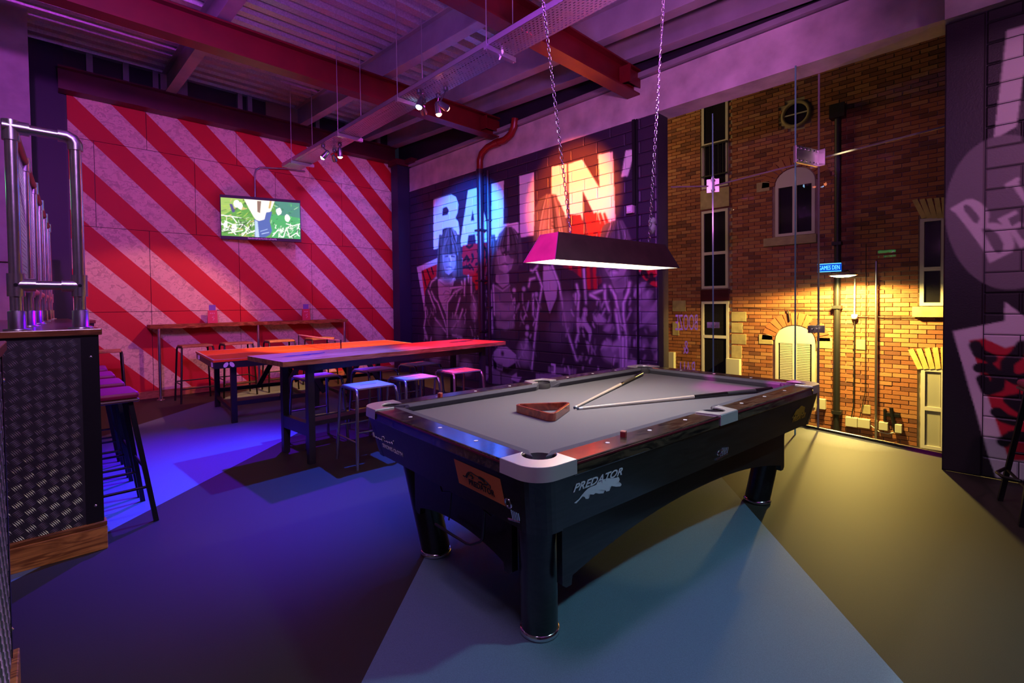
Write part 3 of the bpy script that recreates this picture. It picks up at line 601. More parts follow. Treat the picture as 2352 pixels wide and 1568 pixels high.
# ------------------------------------------------------------------ street: brick building opposite, seen through the glass
XF = 10.8
def Fp(px, py): p = atx(px, py, XF); return p.y, p.z
def frect(x0, x1, y0, y1):           # pixel box -> (ylow, yhigh, zlow, zhigh) on the facade
    ya, za = Fp(x0, y1); yb, zb = Fp(x1, y0); yc, zc = Fp((x0+x1)/2, y0); yd, zd = Fp((x0+x1)/2, y1)
    return yb, ya, zd, zc
bld = thing('brick_building', 'old orange brick building across the street, lit yellow by a wall lamp', 'building', (XF, 3.2, -1.2))
M_mortar = mat('mortar', (.42, .36, .24), .85, var=.2, vscale=6)
mb_ = mat('brick', (.4, .14, .06), .8, bump=.3, bscale=60); nt = mb_.node_tree; N = nt.nodes; L = nt.links; bs = N['Principled BSDF']
gi = N.new('ShaderNodeNewGeometry'); oi = N.new('ShaderNodeObjectInfo'); ad = N.new('ShaderNodeMath'); ad.operation = 'ADD'; L.new(gi.outputs['Random Per Island'], ad.inputs[0]); L.new(oi.outputs['Random'], ad.inputs[1])
fr = N.new('ShaderNodeMath'); fr.operation = 'FRACT'; L.new(ad.outputs[0], fr.inputs[0])
rp = N.new('ShaderNodeValToRGB'); L.new(fr.outputs[0], rp.inputs[0]); cr = rp.color_ramp
cr.elements[0].color = (.16, .055, .03, 1); cr.elements[1].color = (.46, .21, .09, 1)
e = cr.elements.new(.3); e.color = (.34, .11, .045, 1)
e = cr.elements.new(.7); e.color = (.42, .15, .06, 1)
L.new(rp.outputs[0], bs.inputs['Base Color'])
M_stone = mat('sandstone', (.42, .34, .18), .8, var=.2, vscale=8, bump=.2, bscale=30)
M_voussoir = mat('yellow_brick', (.62, .48, .16), .75, var=.15, vscale=9)
M_frame = mat('window_frame', (.66, .62, .56), .45)
M_pane = mat('dark_window_glass', (.012, .011, .013), .08)
M_frost = mat('frosted_pane', (.42, .40, .33), .5)
M_blind = mat('blind_slat', (.55, .53, .45), .6)
M_cable = mat('black_cable', (.015, .014, .014), .5)
M_cream = mat('cream_plastic', (.62, .60, .46), .45)
MB().box(XF+.03, XF+.3, -1.2, 7.2, -1.25, 7.2).build('wall', M_mortar, bld, world=True)
tag(MB().box(6.2, 12, -2, 8, -1.35, -1.25).build('floor_street', mat('asphalt', (.05, .05, .05), .8, var=.2, vscale=60)), kind='structure')
# openings (pixel boxes in the photograph)
WIN = [('low', 1781, 1872, 748, 930), ('up', 1781, 1872, 385, 540), ('bayup', 1612, 1672, 205, 430), ('baymid', 1612, 1672, 482, 662), ('baylow', 1612, 1674, 692, 905), ('rightup', 2112, 2172, 500, 702), ('rightlow', 2114, 2172, 846, 1032)]
R = {n: frect(*q) for n, *q in WIN}
rc = Fp(1828, 262); rr = .235
def blocked(y, z):
    for n, (a, b, c, d) in R.items():
        if a-.03 < y < b+.03 and c-.02 < z < d+.02: return True
    return (y-rc[0])**2+(z-rc[1])**2 < (rr+.05)**2
CHb = .078; LB = .232
bricks = []; halves = []; k = 0; z = -1.2
while z < 6.6:
    y = -.3+(.116 if k % 2 else 0)
    while y < 6.6:
        hit = [any(blocked(yy, zz_) for zz_ in (z+.01, z+.06)) for yy in (y+.03, y+.085, y+.14, y+.20)]
        if not any(hit): bricks.append((y, z))
        elif not any(hit[:2]): halves.append((y, y+LB/2, z))
        elif not any(hit[2:]): halves.append((y+LB/2, y+LB, z))
        elif not hit[0]: halves.append((y, y+LB/4, z))
        elif not hit[3]: halves.append((y+LB*.75, y+LB, z))
        y += LB
    z += CHb; k += 1
def seen_px(y, z):
    v = Vector((XF, y, z))-CAM; d = v.dot(FW); return CX+F_PX*v.dot(RT)/d, CY-F_PX*v.dot(UP)/d, d
def visible(y, z):
    px, py, d = seen_px(y, z)
    return 1540 < px < 2160 and 90 < py < 1030 and py < (1050 if px > 1885 else 860)
order = sorted([b for b in bricks if visible(*b)], key=lambda b: seen_px(*b)[2])
near = set(order[:300])
bme = MB().box(0, .035, .006, LB-.006, .006, CHb-.006).mesh('brick'); bme.materials.append(mb_)
rb = random.Random(3); stuff = MB()
for (y, z) in bricks:
    o_ = rb.uniform(-.006, .004)
    if (y, z) in near:
        o = bpy.data.objects.new('brick', bme); col.objects.link(o); o.parent = bld; o.location = (o_, y-3.2, z+1.2)
    else: stuff.box(XF+o_, XF+.035, y+.006, y+LB-.006, z+.006, z+CHb-.006)
for ya, yb, z in halves: stuff.box(XF-.002, XF+.035, ya+.006, yb-.006, z+.006, z+CHb-.006)
s = stuff.build('brickwork', mb_, bld, world=True, fix=False); s['kind'] = 'stuff'
# windows
def casement(n, cols=2, blind=False, transom=None, mat_=None, arch=0.):
    a, b, c, d = R[n]; t = .055; x0, x1 = XF-.01, XF+.06
    f = MB(); zt = d-arch
    f.box(x0, x1, a, a+t, c, d if not arch else zt).box(x0, x1, b-t, b, c, d if not arch else zt).box(x0, x1, a+t, b-t, c, c+t)
    if not arch: f.box(x0, x1, a+t, b-t, d-t, d)
    else: f.box(x0, x1, a+t, b-t, zt-t, zt)
    for i in range(1, cols): ym = a+(b-a)*i/cols; f.box(x0, x1, ym-t*.7, ym+t*.7, c+t, zt-t)
    if transom: zm = c+(d-c)*transom; f.box(x0, x1, a+t, b-t, zm-t*.6, zm+t*.6)
    wf = f.build('window_frame', M_frame, bld, world=True)
    P0 = wf.location
    for i in range(cols):
        ya = a+t+(b-a-2*t)*i/cols+.01; yb = a+t+(b-a-2*t)*(i+1)/cols-.01
        for za, zb in (((c+t, zt-t),) if not transom else ((c+t, c+(d-c)*transom-t*.6), (c+(d-c)*transom+t*.6, zt-t))):
            g = MB().box(XF+.012, XF+.024, ya, yb, za, zb).build('pane', mat_ or M_pane, bld, world=True)
    if arch:
        pts = [(a, zt), (b, zt)]+[((a+b)/2+(b-a)/2*math.cos(q), zt+arch*math.sin(q)) for q in np.linspace(0, PI, 14)[1:-1]]
        MB().prism(pts, XF-.005, XF+.05, lambda p, q, h: (h, p, q)).build('arch_panel', M_frame, bld, world=True)
        nv = 13
        for i in range(nv):
            q0 = PI*i/nv; q1 = PI*(i+.86)/nv; pt = lambda q, s_: ((a+b)/2+((b-a)/2+s_)*math.cos(q), zt+(arch+s_)*math.sin(q))
            MB().prism([pt(q0, .02), pt(q0, .26), pt(q1, .26), pt(q1, .02)], XF-.012, XF+.03, lambda p, q, h: (h, p, q)).build('arch_brick', mb_, bld, world=True)
    if blind:
        for i in range(cols):
            ya = a+t+(b-a-2*t)*i/cols+.03; yb = a+t+(b-a-2*t)*(i+1)/cols-.03; z = c+t
            while z < zt-t-.02:
                MB().box(XF-.004, XF+.010, ya, yb, z, z+.024).build('blind_slat', M_blind, bld, world=True); z += .034
casement('low', 2, True, arch=.30); casement('up', 2, arch=.30)
casement('bayup', 1, transom=.45); casement('baymid', 1, transom=.45); casement('baylow', 1, transom=.62)
casement('rightup', 1, transom=.42); casement('rightlow', 1, transom=.5, mat_=M_frost)
# sills, bands, quoins
def fbox(name, m_, x0, x1, y0, y1, dp=.06):
    a, b, c, d = frect(x0, x1, y0, y1); return MB().box(XF-dp, XF+.03, a, b, c, d).build(name, m_, bld, world=True, bevel=.006)
fbox('sill', M_stone, 1757, 1878, 543, 562, .1); fbox('sill', M_stone, 2097, 2175, 704, 728, .1)
fbox('stone_band', M_stone, 1610, 1676, 434, 478, .03); fbox('stone_band', M_maroon, 1610, 1676, 664, 690, .03)
for q in ((1680, 1714, 716, 738), (1680, 1706, 741, 764), (1680, 1714, 767, 790), (1680, 1704, 793, 822), (1743, 1775, 768, 790), (1876, 1912, 775, 800), (1966, 1990, 780, 803), (1545, 1575, 690, 715), (1545, 1560, 740, 770), (1980, 2000, 930, 950), (1738, 1768, 418, 440)): fbox('quoin', M_stone, *q, .012)
for nm, (xa, xb, yb, yt) in {'rightup': (2095, 2175, 500, 452), 'rightlow': (2086, 2175, 846, 795)}.items():
    for i in range(5):
        t = i/5; bx = xa+22+(xb-xa-20)*t; tx = xa+(xb-xa)*t*1.05
        P = [Fp(tx, yt+8*(1-t)), Fp(tx+12, yt+5*(1-t)), Fp(bx+12, yb), Fp(bx, yb+2)]
        MB().prism(P, XF-.02, XF+.03, lambda p, q, h: (h, p, q)).build('voussoir', M_voussoir if i % 2 == 0 or True else mb_, bld, world=True)
# round window
rg = [(rr*math.cos(q), rr*math.sin(q)) for q in np.linspace(0, 2*PI, 33)[:-1]]
MB().tube([(XF-.01, rc[0]+a, rc[1]+b) for a, b in rg], .035, 8, closed=True).build('round_frame', M_stone, bld, world=True)
MB().prism(rg, XF+.0, XF+.02, lambda p, q, h: (h, rc[0]+p, rc[1]+q)).build('pane', M_pane, bld, world=True)
MB().box(XF-.02, XF+.01, rc[0]-.012, rc[0]+.012, rc[1]-rr, rc[1]+rr).box(XF-.02, XF+.01, rc[0]-rr, rc[0]+rr, rc[1]-.012, rc[1]+.012).build('glazing_bar', M_frame, bld, world=True)
# balcony rail on the left bay
ba = R['bayup']; q = MB()
for i in range(7): yy = ba[0]+(ba[1]-ba[0])*i/6; q.box(XF-.05, XF-.035, yy-.006, yy+.006, ba[2]+.25, ba[2]+.95)
q.box(XF-.055, XF-.03, ba[0], ba[1], ba[2]+.93, ba[2]+.96).box(XF-.055, XF-.03, ba[0], ba[1], ba[2]+.25, ba[2]+.28).build('railing', M_black, bld, world=True)
# downpipe, conduits, boxes
def fpipe(name, m_, pts, r, dp=.05): return MB().tube([(XF-dp, *Fp(*p)) for p in pts], r, 8).build(name, m_, bld, world=True)
fpipe('downpipe', M_cable, [(1927, 250), (1926, 640), (1923, 1060)], .055, .08)
MB().box(XF-.18, XF, Fp(1927, 262)[0]-.12, Fp(1927, 262)[0]+.12, Fp(1927, 262)[1]-.1, Fp(1927, 262)[1]+.15).build('hopper', M_cable, bld, world=True)
for yq in (560, 705, 945): c = Fp(1925, yq); MB().box(XF-.15, XF, c[0]-.075, c[0]+.075, c[1]-.03, c[1]+.03).build('pipe_clip', M_cable, bld, world=True)
fpipe('conduit', M_white, [(1965, 640), (1964, 725)], .012); fpipe('conduit', M_cable, [(1964, 725), (1962, 930), (1956, 962)], .010); fpipe('conduit', M_patch, [(2014, 600), (2013, 1015)], .022)
fpipe('cable', M_cable, [(1990, 560), (1988, 900), (1974, 965)], .006, .03); fpipe('cable', M_cable, [(1690, 706), (1860, 711), (1950, 712)], .006, .03); fpipe('cable', M_cable, [(1962, 727), (2090, 728), (2175, 727)], .008, .03); fpipe('cable', M_cable, [(1811, 712), (1815, 738)], .012, .03)
c = Fp(1964, 727); MB().lathe([(.0, -.05), (.05, -.04), (.05, .04), (0, .05)], 12, (XF-.05, c[0], c[1])).build('junction', M_white, bld, world=True)
for q in ((1944, 1971, 957, 978), (1972, 2000, 961, 981), (2020, 2041, 968, 986), (2057, 2073, 973, 992)): fbox('junction_box', M_cream, *q, .09)
fbox('meter_box', M_cream, 1672, 1703, 823, 864, .12); fbox('meter_box', M_cream, 1540, 1552, 808, 850, .1)
fbox('wall_bracket', M_black, 2030, 2036, 938, 966, .06); fbox('wall_bracket', M_black, 2036, 2068, 948, 956, .06); fpipe('wall_bracket', M_black, [(2048, 935), (2052, 960), (2058, 990)], .03, .05); fbox('lamp_box', M_cream, 1881, 1898, 915, 938, .09)
fpipe('cable', M_white, [(2000, 975), (2020, 990), (2040, 995), (2062, 990)], .008, .04)
# wall lamp
lp = atx(1936, 632, XF-.75)
sl = thing('street_lamp', 'bright yellow-white wall lamp on a dark arm above the street', 'lamp', (XF-.06, lp.y, lp.z+.03))
MB().tube([(XF-.02, lp.y, lp.z+.02), (XF-.4, lp.y, lp.z+.09), (XF-.75, lp.y, lp.z+.06)], .022, 8).build('arm', M_cable, sl, world=True)
MB().lathe([(0, .06), (.10, .055), (.20, .03), (.22, .0), (.20, -.006), (0, -.006)], 24, (lp.x, lp.y, lp.z)).build('hood', mat('lamp_hood', (.55, .50, .35), .4, .4), sl, world=True)
M_lamp = mat('lamp_glow', (1, .9, .6), .4, emit=(1, .86, .45), estr=60)
MB().lathe([(0, -.035), (.10, -.03), (.19, -.008)], 24, (lp.x, lp.y, lp.z)).build('diffuser', M_lamp, sl, world=True)
d = bpy.data.lights.new('street_lamp_light', 'SPOT'); d.energy = 1450; d.color = (1, .68, .16); d.spot_size = math.radians(172); d.spot_blend = .25; d.shadow_soft_size = .10
o = bpy.data.objects.new('street_lamp_light', d); col.objects.link(o); o.location = (lp.x, lp.y, lp.z-.05)
# unseen area fill added over the street, so that the upper storeys are not black
area('upper_facade_fill', (8.2, 7.5, 5.5), (XF, 3, 3), (1, .60, .28), 60, 1.2, 1.2)
# ------------------------------------------------------------------ pool table
TX, TY, TYAW = 2.46772, 1.67210, math.radians(-4.81858)
ptab = thing('pool_table', 'large black pool table with grey cloth, silver corner castings and round legs', 'pool table', (TX, TY, 0), TYAW)
M_tblk = wood('black_ash', (.006, .006, .007), (.016, .015, .016), 3, (1.2, 10, 10), .30, coat=.3)
M_rail = wood('rail_veneer', (.012, .009, .009), (.10, .066, .040), 4.5, (1.5, 7, 7), .2, coat=.6)
M_cloth = mat('grey_cloth', (.155, .145, .155), .92, var=.08, vscale=300, bump=.05, bscale=500, spec=.15)
M_cush = mat('grey_cushion_cloth', (.10, .095, .115), .9, var=.06, vscale=300, spec=.15)
M_cast = mat('satin_aluminium', (.84, .81, .78), .32, .65, bump=.02, bscale=120)
M_leather = mat('pocket_leather', (.07, .065, .065), .6)
M_orange = mat('orange_sticker', (.90, .22, .05), .5)
M_ink = mat('black_ink', (.012, .010, .010), .5)
M_silver = mat('silver_print', (.85, .82, .88), .4)
M_gold = mat('amber_print', (.62, .26, .02), .45)
HL, HW, ZR, ZB = 1.275, .715, .795, .750
NL, NWD = 1.116, .558                 # cushion nose lines
# slate bed
MB().box(-1.19, 1.19, -.63, .63, ZB-.03, ZB).build('cloth_bed', M_cloth, ptab)
# rails (wood) and cushions: long rails are split by the side pockets
def rail(ax0, ax1, side, along):
    o0, o1 = (HW, NWD+.045) if along == 'x' else (HL, NL+.045)
    P = [(ax0, o1), (ax1, o1), (ax1, o0), (ax0, o0)]
    if along == 'x': fn = lambda a, b, h: (a, side*b, h)
    else: fn = lambda a, b, h: (side*b, a, h)
    MB().prism(P, ZR-.055, ZR, fn).build('rail', M_rail, ptab, bevel=.006)
    # cushion profile: triangle section with slanted ends
    n0 = NWD if along == 'x' else NL; b_ = MB()
    e = .045
    vs = [(ax0-.035, o1+.002, ZR-.002), (ax1+.035, o1+.002, ZR-.002), (ax1-.03, n0+.012, ZR-.001), (ax0+.03, n0+.012, ZR-.001), (ax0+.03, n0, ZR-.014), (ax1-.03, n0, ZR-.014), (ax1-.02, n0+.02, ZB), (ax0+.02, n0+.02, ZB), (ax1+.03, o1, ZB), (ax0-.03, o1, ZB)]
    b_.add([fn(*v) for v in vs], [(0, 1, 2, 3), (3, 2, 5, 4), (4, 5, 6, 7), (7, 6, 8, 9), (1, 0, 9, 8), (0, 3, 4, 7, 9), (2, 1, 8, 6, 5)])
    b_.build('cushion', M_cush, ptab, bevel=.003)
for sgn in (-1, 1):
    rail(-NL+.02, -.085, sgn, 'x'); rail(.085, NL-.02, sgn, 'x'); rail(-NWD+.02, NWD-.02, sgn, 'y')
D_ = .279
M_sight = mat('pearl_sight', (.85, .83, .80), .25)
for sgn in (-1, 1):
    for k in (-3, -2, -1, 1, 2, 3): MB().lathe([(.0095, 0), (.0095, .0012)], 12, (k*D_, sgn*(NWD+.09), ZR)).build('sight', M_sight, ptab)
    for k in (-1, 0, 1): MB().lathe([(.0095, 0), (.0095, .0012)], 12, (sgn*(NL+.09), k*D_, ZR)).build('sight', M_sight, ptab)
# corner castings: quarter plate with a round pocket bite
def arcp(c, r, t0, t1, n): return [(c[0]+r*math.cos(t0+(t1-t0)*i/n), c[1]+r*math.sin(t0+(t1-t0)*i/n)) for i in range(n+1)]
for sx in (-1, 1):
    for sy in (-1, 1):
        R0 = .095; o = .004
        outer = [(NL-.03, HW+o)] + [(HL+o-R0+R0*math.sin(t), HW+o-R0+R0*math.cos(t)) for t in np.linspace(0, PI/2, 9)] + [(HL+o, NWD-.03)]
        pc = (NL+.030, NWD+.030)
        bite = [(pc[0]+.064*math.cos(t), pc[1]+.064*math.sin(t)) for t in np.linspace(-PI*.30, PI*.80, 15)]
        inner = [(NL+.055, NWD-.03)]+bite+[(NL-.03, NWD+.055)]
        fn = lambda a, b, h, sx=sx, sy=sy: (sx*a, sy*b, h)
        n = len(outer); k = len(inner); poly = outer+inner
        mbx = MB(); mbx.prism(poly, ZR-.004, ZR+.006, fn)
        cst = mbx.build('corner_casting', M_cast, ptab, bevel=.002)
        # skirt of the casting
        vs = [fn(a, b, ZR+.004) for a, b in outer]+[fn(a*1.002, b*1.002, ZR-.045) for a, b in outer]
        MB().add(vs, [(i, i+1, n+i+1, n+i) for i in range(n-1)], True).build('casting_skirt', M_cast, cst)
        q = arcp(pc, .062, 0, 2*PI, 20)[:-1]
        MB().add([fn(a, b, ZR-.008) for a, b in q]+[fn(a, b, ZR-.075) for a, b in q], [(i, (i+1) % 20, 20+(i+1) % 20, 20+i) for i in range(20)]+[tuple(range(20, 40))], True).build('pocket_liner', M_leather, cst)
# side castings
for sy in (-1, 1):
    bite = [(.060*math.cos(t), NWD+.075+.060*math.sin(t)) for t in np.linspace(PI*1.12, -PI*.12, 15)]
    outer = [(-.115, NWD+.045)]+bite+[(.115, NWD+.045), (.085, HW+.004), (-.085, HW+.004)]
    fn = lambda a, b, h, sy=sy: (a, sy*b, h)
    cst = MB().prism(outer, ZR-.004, ZR+.006, fn).build('side_casting', M_cast, ptab, bevel=.002)
    MB().box(-.085, .085, *sorted((sy*(HW-.002), sy*(HW+.006))), ZR-.048, ZR+.002).build('casting_skirt', M_cast, cst)
    q = arcp((0, NWD+.075), .058, 0, 2*PI, 20)[:-1]
    MB().add([fn(a, b, ZR-.008) for a, b in q]+[fn(a, b, ZR-.075) for a, b in q], [(i, (i+1) % 20, 20+(i+1) % 20, 20+i) for i in range(20)]+[tuple(range(20, 40))], True).build('pocket_liner', M_leather, cst)
# cabinet: sloping side and end panels between rounded corner blocks
ZC0, ZC1 = .545, ZR-.05
TO, TI = (HL-.005, HW-.005), (HL-.05, HW-.045)       # outer half sizes at top and bottom
CB = .115                                              # corner block length
M_trim = mat('red_pin_line', (.12, .01, .02), .3)
for s_ in (-1, 1):
    MB().hexa([(-TI[0]+CB, s_*(TI[1]-.04), ZC0), (TI[0]-CB, s_*(TI[1]-.04), ZC0), (TI[0]-CB, s_*TI[1], ZC0), (-TI[0]+CB, s_*TI[1], ZC0)], [(-TO[0]+CB, s_*(TO[1]-.04), ZC1), (TO[0]-CB, s_*(TO[1]-.04), ZC1), (TO[0]-CB, s_*TO[1], ZC1), (-TO[0]+CB, s_*TO[1], ZC1)]).build('side_panel', M_tblk, ptab)
    MB().hexa([(s_*(TI[0]-.04), -TI[1]+CB, ZC0), (s_*TI[0], -TI[1]+CB, ZC0), (s_*TI[0], TI[1]-CB, ZC0), (s_*(TI[0]-.04), TI[1]-CB, ZC0)], [(s_*(TO[0]-.04), -TO[1]+CB, ZC1), (s_*TO[0], -TO[1]+CB, ZC1), (s_*TO[0], TO[1]-CB, ZC1), (s_*(TO[0]-.04), TO[1]-CB, ZC1)]).build('end_panel', M_tblk, ptab)
    MB().box(-HL+.1, HL-.1, *sorted((s_*(HW-.001), s_*(HW+.003))), ZR-.013, ZR-.006).build('pin_line', M_trim, ptab)
    MB().box(*sorted((s_*(HL-.001), s_*(HL+.003))), -HW+.1, HW-.1, ZR-.013, ZR-.006).build('pin_line', M_trim, ptab)
    for t_ in (-1, 1):
        def cor(z, H): 
            R0 = .085; return [(s_*a, t_*b, z) for a, b in [(H[0]-CB, H[1])]+[(H[0]-R0+R0*math.sin(q), H[1]-R0+R0*math.cos(q)) for q in np.linspace(0, PI/2, 8)]+[(H[0], H[1]-CB), (H[0]-CB, H[1]-CB)]]
        A_ = cor(ZC0-.005, TI); B_ = cor(ZC1, TO); n = len(A_)
        MB().add(A_+B_, [tuple(range(n)), tuple(range(n, 2*n))]+[(i, (i+1) % n, n+(i+1) % n, n+i) for i in range(n)], False).build('corner_block', M_tblk, ptab)
MB().box(-1.16, 1.16, -.60, .60, ZC0+.01, ZB-.04).build('cabinet_core', M_tblk, ptab)
# legs, splayed, with chrome foot rings
LB_, LT_ = (.995, .415), (1.075, .495)
for sx in (-1, 1):
    for sy in (-1, 1):
        lg = MB().tube([(sx*LB_[0], sy*LB_[1], .02), (sx*LT_[0], sy*LT_[1], ZC0+.02)], .076, 28).build('leg', M_tblk, ptab)
        MB().lathe([(.070, 0), (.083, .004), (.085, .014), (.080, .024), (.076, .026)], 28, (sx*LB_[0], sy*LB_[1], 0)).build('foot_ring', M_chrome, lg)
# arched base boards between the legs
def archboard(h, zlow, zhigh, along, side, pos):
    n = 20; P = [(-h, ZC0+.01)]; P += [(-h, zlow-.02), (-h+.02, zlow-.035), (-h+.05, zlow-.035), (-h+.055, zlow)]
    for i in range(n+1):
        t = -1+2*i/n; x = (h-.055)*t; P.append((x, zlow+(zhigh-zlow)*(1-abs(t)**2.2)))
    P += [(h-.055, zlow), (h-.05, zlow-.035), (h-.02, zlow-.035), (h, zlow-.02), (h, ZC0+.01)]
    # strip of quads to the top edge keeps the arch clean
    b_ = MB(); Q = P[1:-1]; m_ = len(Q)
    for i in range(m_-1):
        (a, c), (a2, c2) = Q[i], Q[i+1]
        if abs(a2-a) < 1e-6: continue
        pts = [(a, c), (a2, c2), (a2, ZC0+.01), (a, ZC0+.01)]
        f = (lambda u, v, hh: (u, hh, v)) if along == 'x' else (lambda u, v, hh: (hh, u, v))
        b_.prism(pts, side*pos-.015, side*pos+.015, f)
    b_.build('base_board', M_tblk, ptab, fix=True)
for s_ in (-1, 1): archboard(1.02, .285, .395, 'x', s_, .56); archboard(.40, .30, .345, 'y', s_, 1.11)
# prints and badges
def panel_frame(kind, s_):       # returns function (u along, v up 0..1) -> point just proud of the panel, right vec, up vec (local coords)
    if kind == 'side': f = lambda u, v: Vector((u, s_*(TI[1]+(TO[1]-TI[1])*v+.0012), ZC0+(ZC1-ZC0)*v))
    else: f = lambda u, v: Vector((s_*(TI[0]+(TO[0]-TI[0])*v+.0012), u, ZC0+(ZC1-ZC0)*v))
    return f
PH = ZC1-ZC0
def put_text(txt, f, u0, u1, v0, v1, m_, **k):
    p0, p1, p2 = f(u0, v0), f(u1, v0), f(u0, v1)
    me = fit_text(txt, (p1-p0).length, (p2-p0).length, **k); place(me, p0, p1-p0, p2-p0); return mk('lettering', me, m_, ptab)
TABM = Matrix.Translation((TX, TY, 0)) @ Matrix.Rotation(TYAW, 4, 'Z'); TABI = TABM.inverted()
CATZ = [(815,1205),(830,1190),(880,1150),(925,1090),(960,1050),(1000,1010),(1045,985),(1100,965),(1150,925),(1200,890),(1260,870),(1330,868),(1385,862),(1412,850),(1425,868),(1432,890),(1420,915),(1390,935),(1365,945),(1400,948),(1450,940),(1456,960),(1440,980),(1385,985),(1320,975),(1290,995),(1302,1015),(1292,1040),(1250,1050),(1235,1030),(1190,1022),(1150,1030),(1180,1045),(1222,1052),(1212,1073),(1150,1078),(1105,1070),(1080,1090),(1030,1088),(995,1095),(1000,1115),(1020,1132),(1005,1148),(972,1148),(958,1122),(962,1088),(930,1115),(890,1160),(845,1208)]
CATP = [(1180+x/5.88, 950+y/5.88) for x, y in CATZ]
def put_cat(f, m_, name='cat_emblem', box=None):
    a, b, c = (TABM @ f(0, 0), TABM @ f(.5, 0), TABM @ f(0, 1)); n = (b-a).cross(c-a).normalized()
    P = [TABI @ (CAM+ray(*q)*((a-CAM).dot(n)/ray(*q).dot(n))) for q in CATP]
    if box:      # the same emblem elsewhere on the panel
        us = [p.x for p in P]; zs = [p.z for p in P]; u0, u1, v0, v1 = box
        P = [f(u0+(p.x-min(us))/(max(us)-min(us))*(u1-u0), v0+(p.z-min(zs))/(max(zs)-min(zs))*(v1-v0)) for p in P]
    me = bpy.data.meshes.new(name); bm = bmesh.new(); vs = [bm.verts.new(p) for p in P]; fa = bm.faces.new(vs); bmesh.ops.triangulate(bm, faces=[fa]); bm.to_mesh(me); bm.free()
    return mk(name, me, m_, ptab)
fs = panel_frame('side', -1); fe = panel_frame('end', -1)
def panel_uv(f, kind, px, py):      # photo point -> (along, up) on a cabinet panel
    a, b, c = (TABM @ f(0, 0), TABM @ f(.5, 0), TABM @ f(0, 1)); n = (b-a).cross(c-a).normalized(); r = ray(px, py)
    p = TABI @ (CAM+r*((a-CAM).dot(n)/r.dot(n))); return (p.x if kind == 's' else p.y, (p.z-ZC0)/PH)
u0, v0 = panel_uv(fs, 's', 1316, 1131); u1, v1 = panel_uv(fs, 's', 1431, 1072)
put_text('PREDATOR', fs, u0, u1, v0, v1, M_silver, extrude=.0006, shear=.25, offset=.02)
put_cat(fs, M_silver)
put_text('PREDATOR', fs, .86, 1.06, .28, .45, M_gold, extrude=.0006, shear=.25, offset=.02)
put_cat(fs, M_gold, box=(.84, 1.04, .40, .74))
# orange sticker on the near end
Q = [panel_uv(fe, 'e', *q) for q in ((1053, 1111), (1045, 1056), (1152, 1099), (1157, 1157))]
v0, v1 = max(.01, (Q[0][1]+Q[3][1])/2), (Q[1][1]+Q[2][1])/2; u0, u1 = (Q[0][0]+Q[1][0])/2, (Q[2][0]+Q[3][0])/2
st = MB().add([fe(u, v) for u, v in ((u0, v0), (u0, v1), (u1, v1), (u1, v0))], [(0, 1, 2, 3)]).build('orange_sticker', M_orange, ptab)
SU = lambda t: u0+(u1-u0)*t; SV = lambda t: v0+(v1-v0)*t
fe2 = lambda u, v: fe(u, v)+Vector((-.0012, 0, 0))
put_text('PREDATOR', fe2, SU(.27), SU(.82), SV(.18), SV(.42), M_ink, extrude=.0004, shear=.12, offset=.02)
catl = [(0,.05),(.05,.02),(.10,.08),(.16,.30),(.24,.48),(.34,.56),(.44,.50),(.56,.46),(.66,.52),(.78,.48),(.88,.36),(.96,.20),(.94,.04)]
def line_emb(f, pts, u0, u1, v0, v1, m_, r=.0022, name='emblem_line'):
    return MB().tube([f(u0+(u1-u0)*a, v0+(v1-v0)*b) for a, b in pts], r, 5).build(name, m_, ptab)
line_emb(fe2, catl, SU(.16), SU(.79), SV(.42), SV(1.0), M_ink); line_emb(fe2, [(.28,.30),(.34,.36),(.38,.20),(.33,.12)], SU(.16), SU(.79), SV(.42), SV(1.0), M_ink, .003)
line_emb(fe2, [(.12,.02),(.18,.22),(.26,.40)], SU(.16), SU(.79), SV(.42), SV(1.0), M_ink, .003); line_emb(fe2, [(.60,.42),(.70,.40),(.78,.30)], SU(.16), SU(.79), SV(.42), SV(1.0), M_ink, .004); line_emb(fe2, [(.55,.10),(.64,.14),(.70,.04)], SU(.16), SU(.79), SV(.42), SV(1.0), M_ink, .003); line_emb(fe2, [(.74,.14),(.84,.16),(.88,.26)], SU(.16), SU(.79), SV(.42), SV(1.0), M_ink, .003)
a, b = panel_uv(fe, 'e', 880, 1026), panel_uv(fe, 'e', 923, 1036)
put_text('SIMONIS CLOTH', fe, a[0], b[0], a[1], a[1]+.11, M_silver, extrude=.0006, offset=.01)
a, b = panel_uv(fe, 'e', 858, 1003), panel_uv(fe, 'e', 899, 994)
line_emb(fe, [(0,0),(.02,.8),(.06,.9),(.04,.3),(.10,.1),(.16,.3),(.20,.1),(.27,.3),(.32,.1),(.40,.3),(.44,.0),(.48,.9),(.56,1.),(.58,.7),(.50,.5),(.58,.2),(.66,.4),(.70,.2),(.78,.5),(.82,.3),(.90,.7),(.92,.3),(1.,1.05)], a[0], b[0], a[1], a[1]+.16, M_silver, .0022, 'signature')
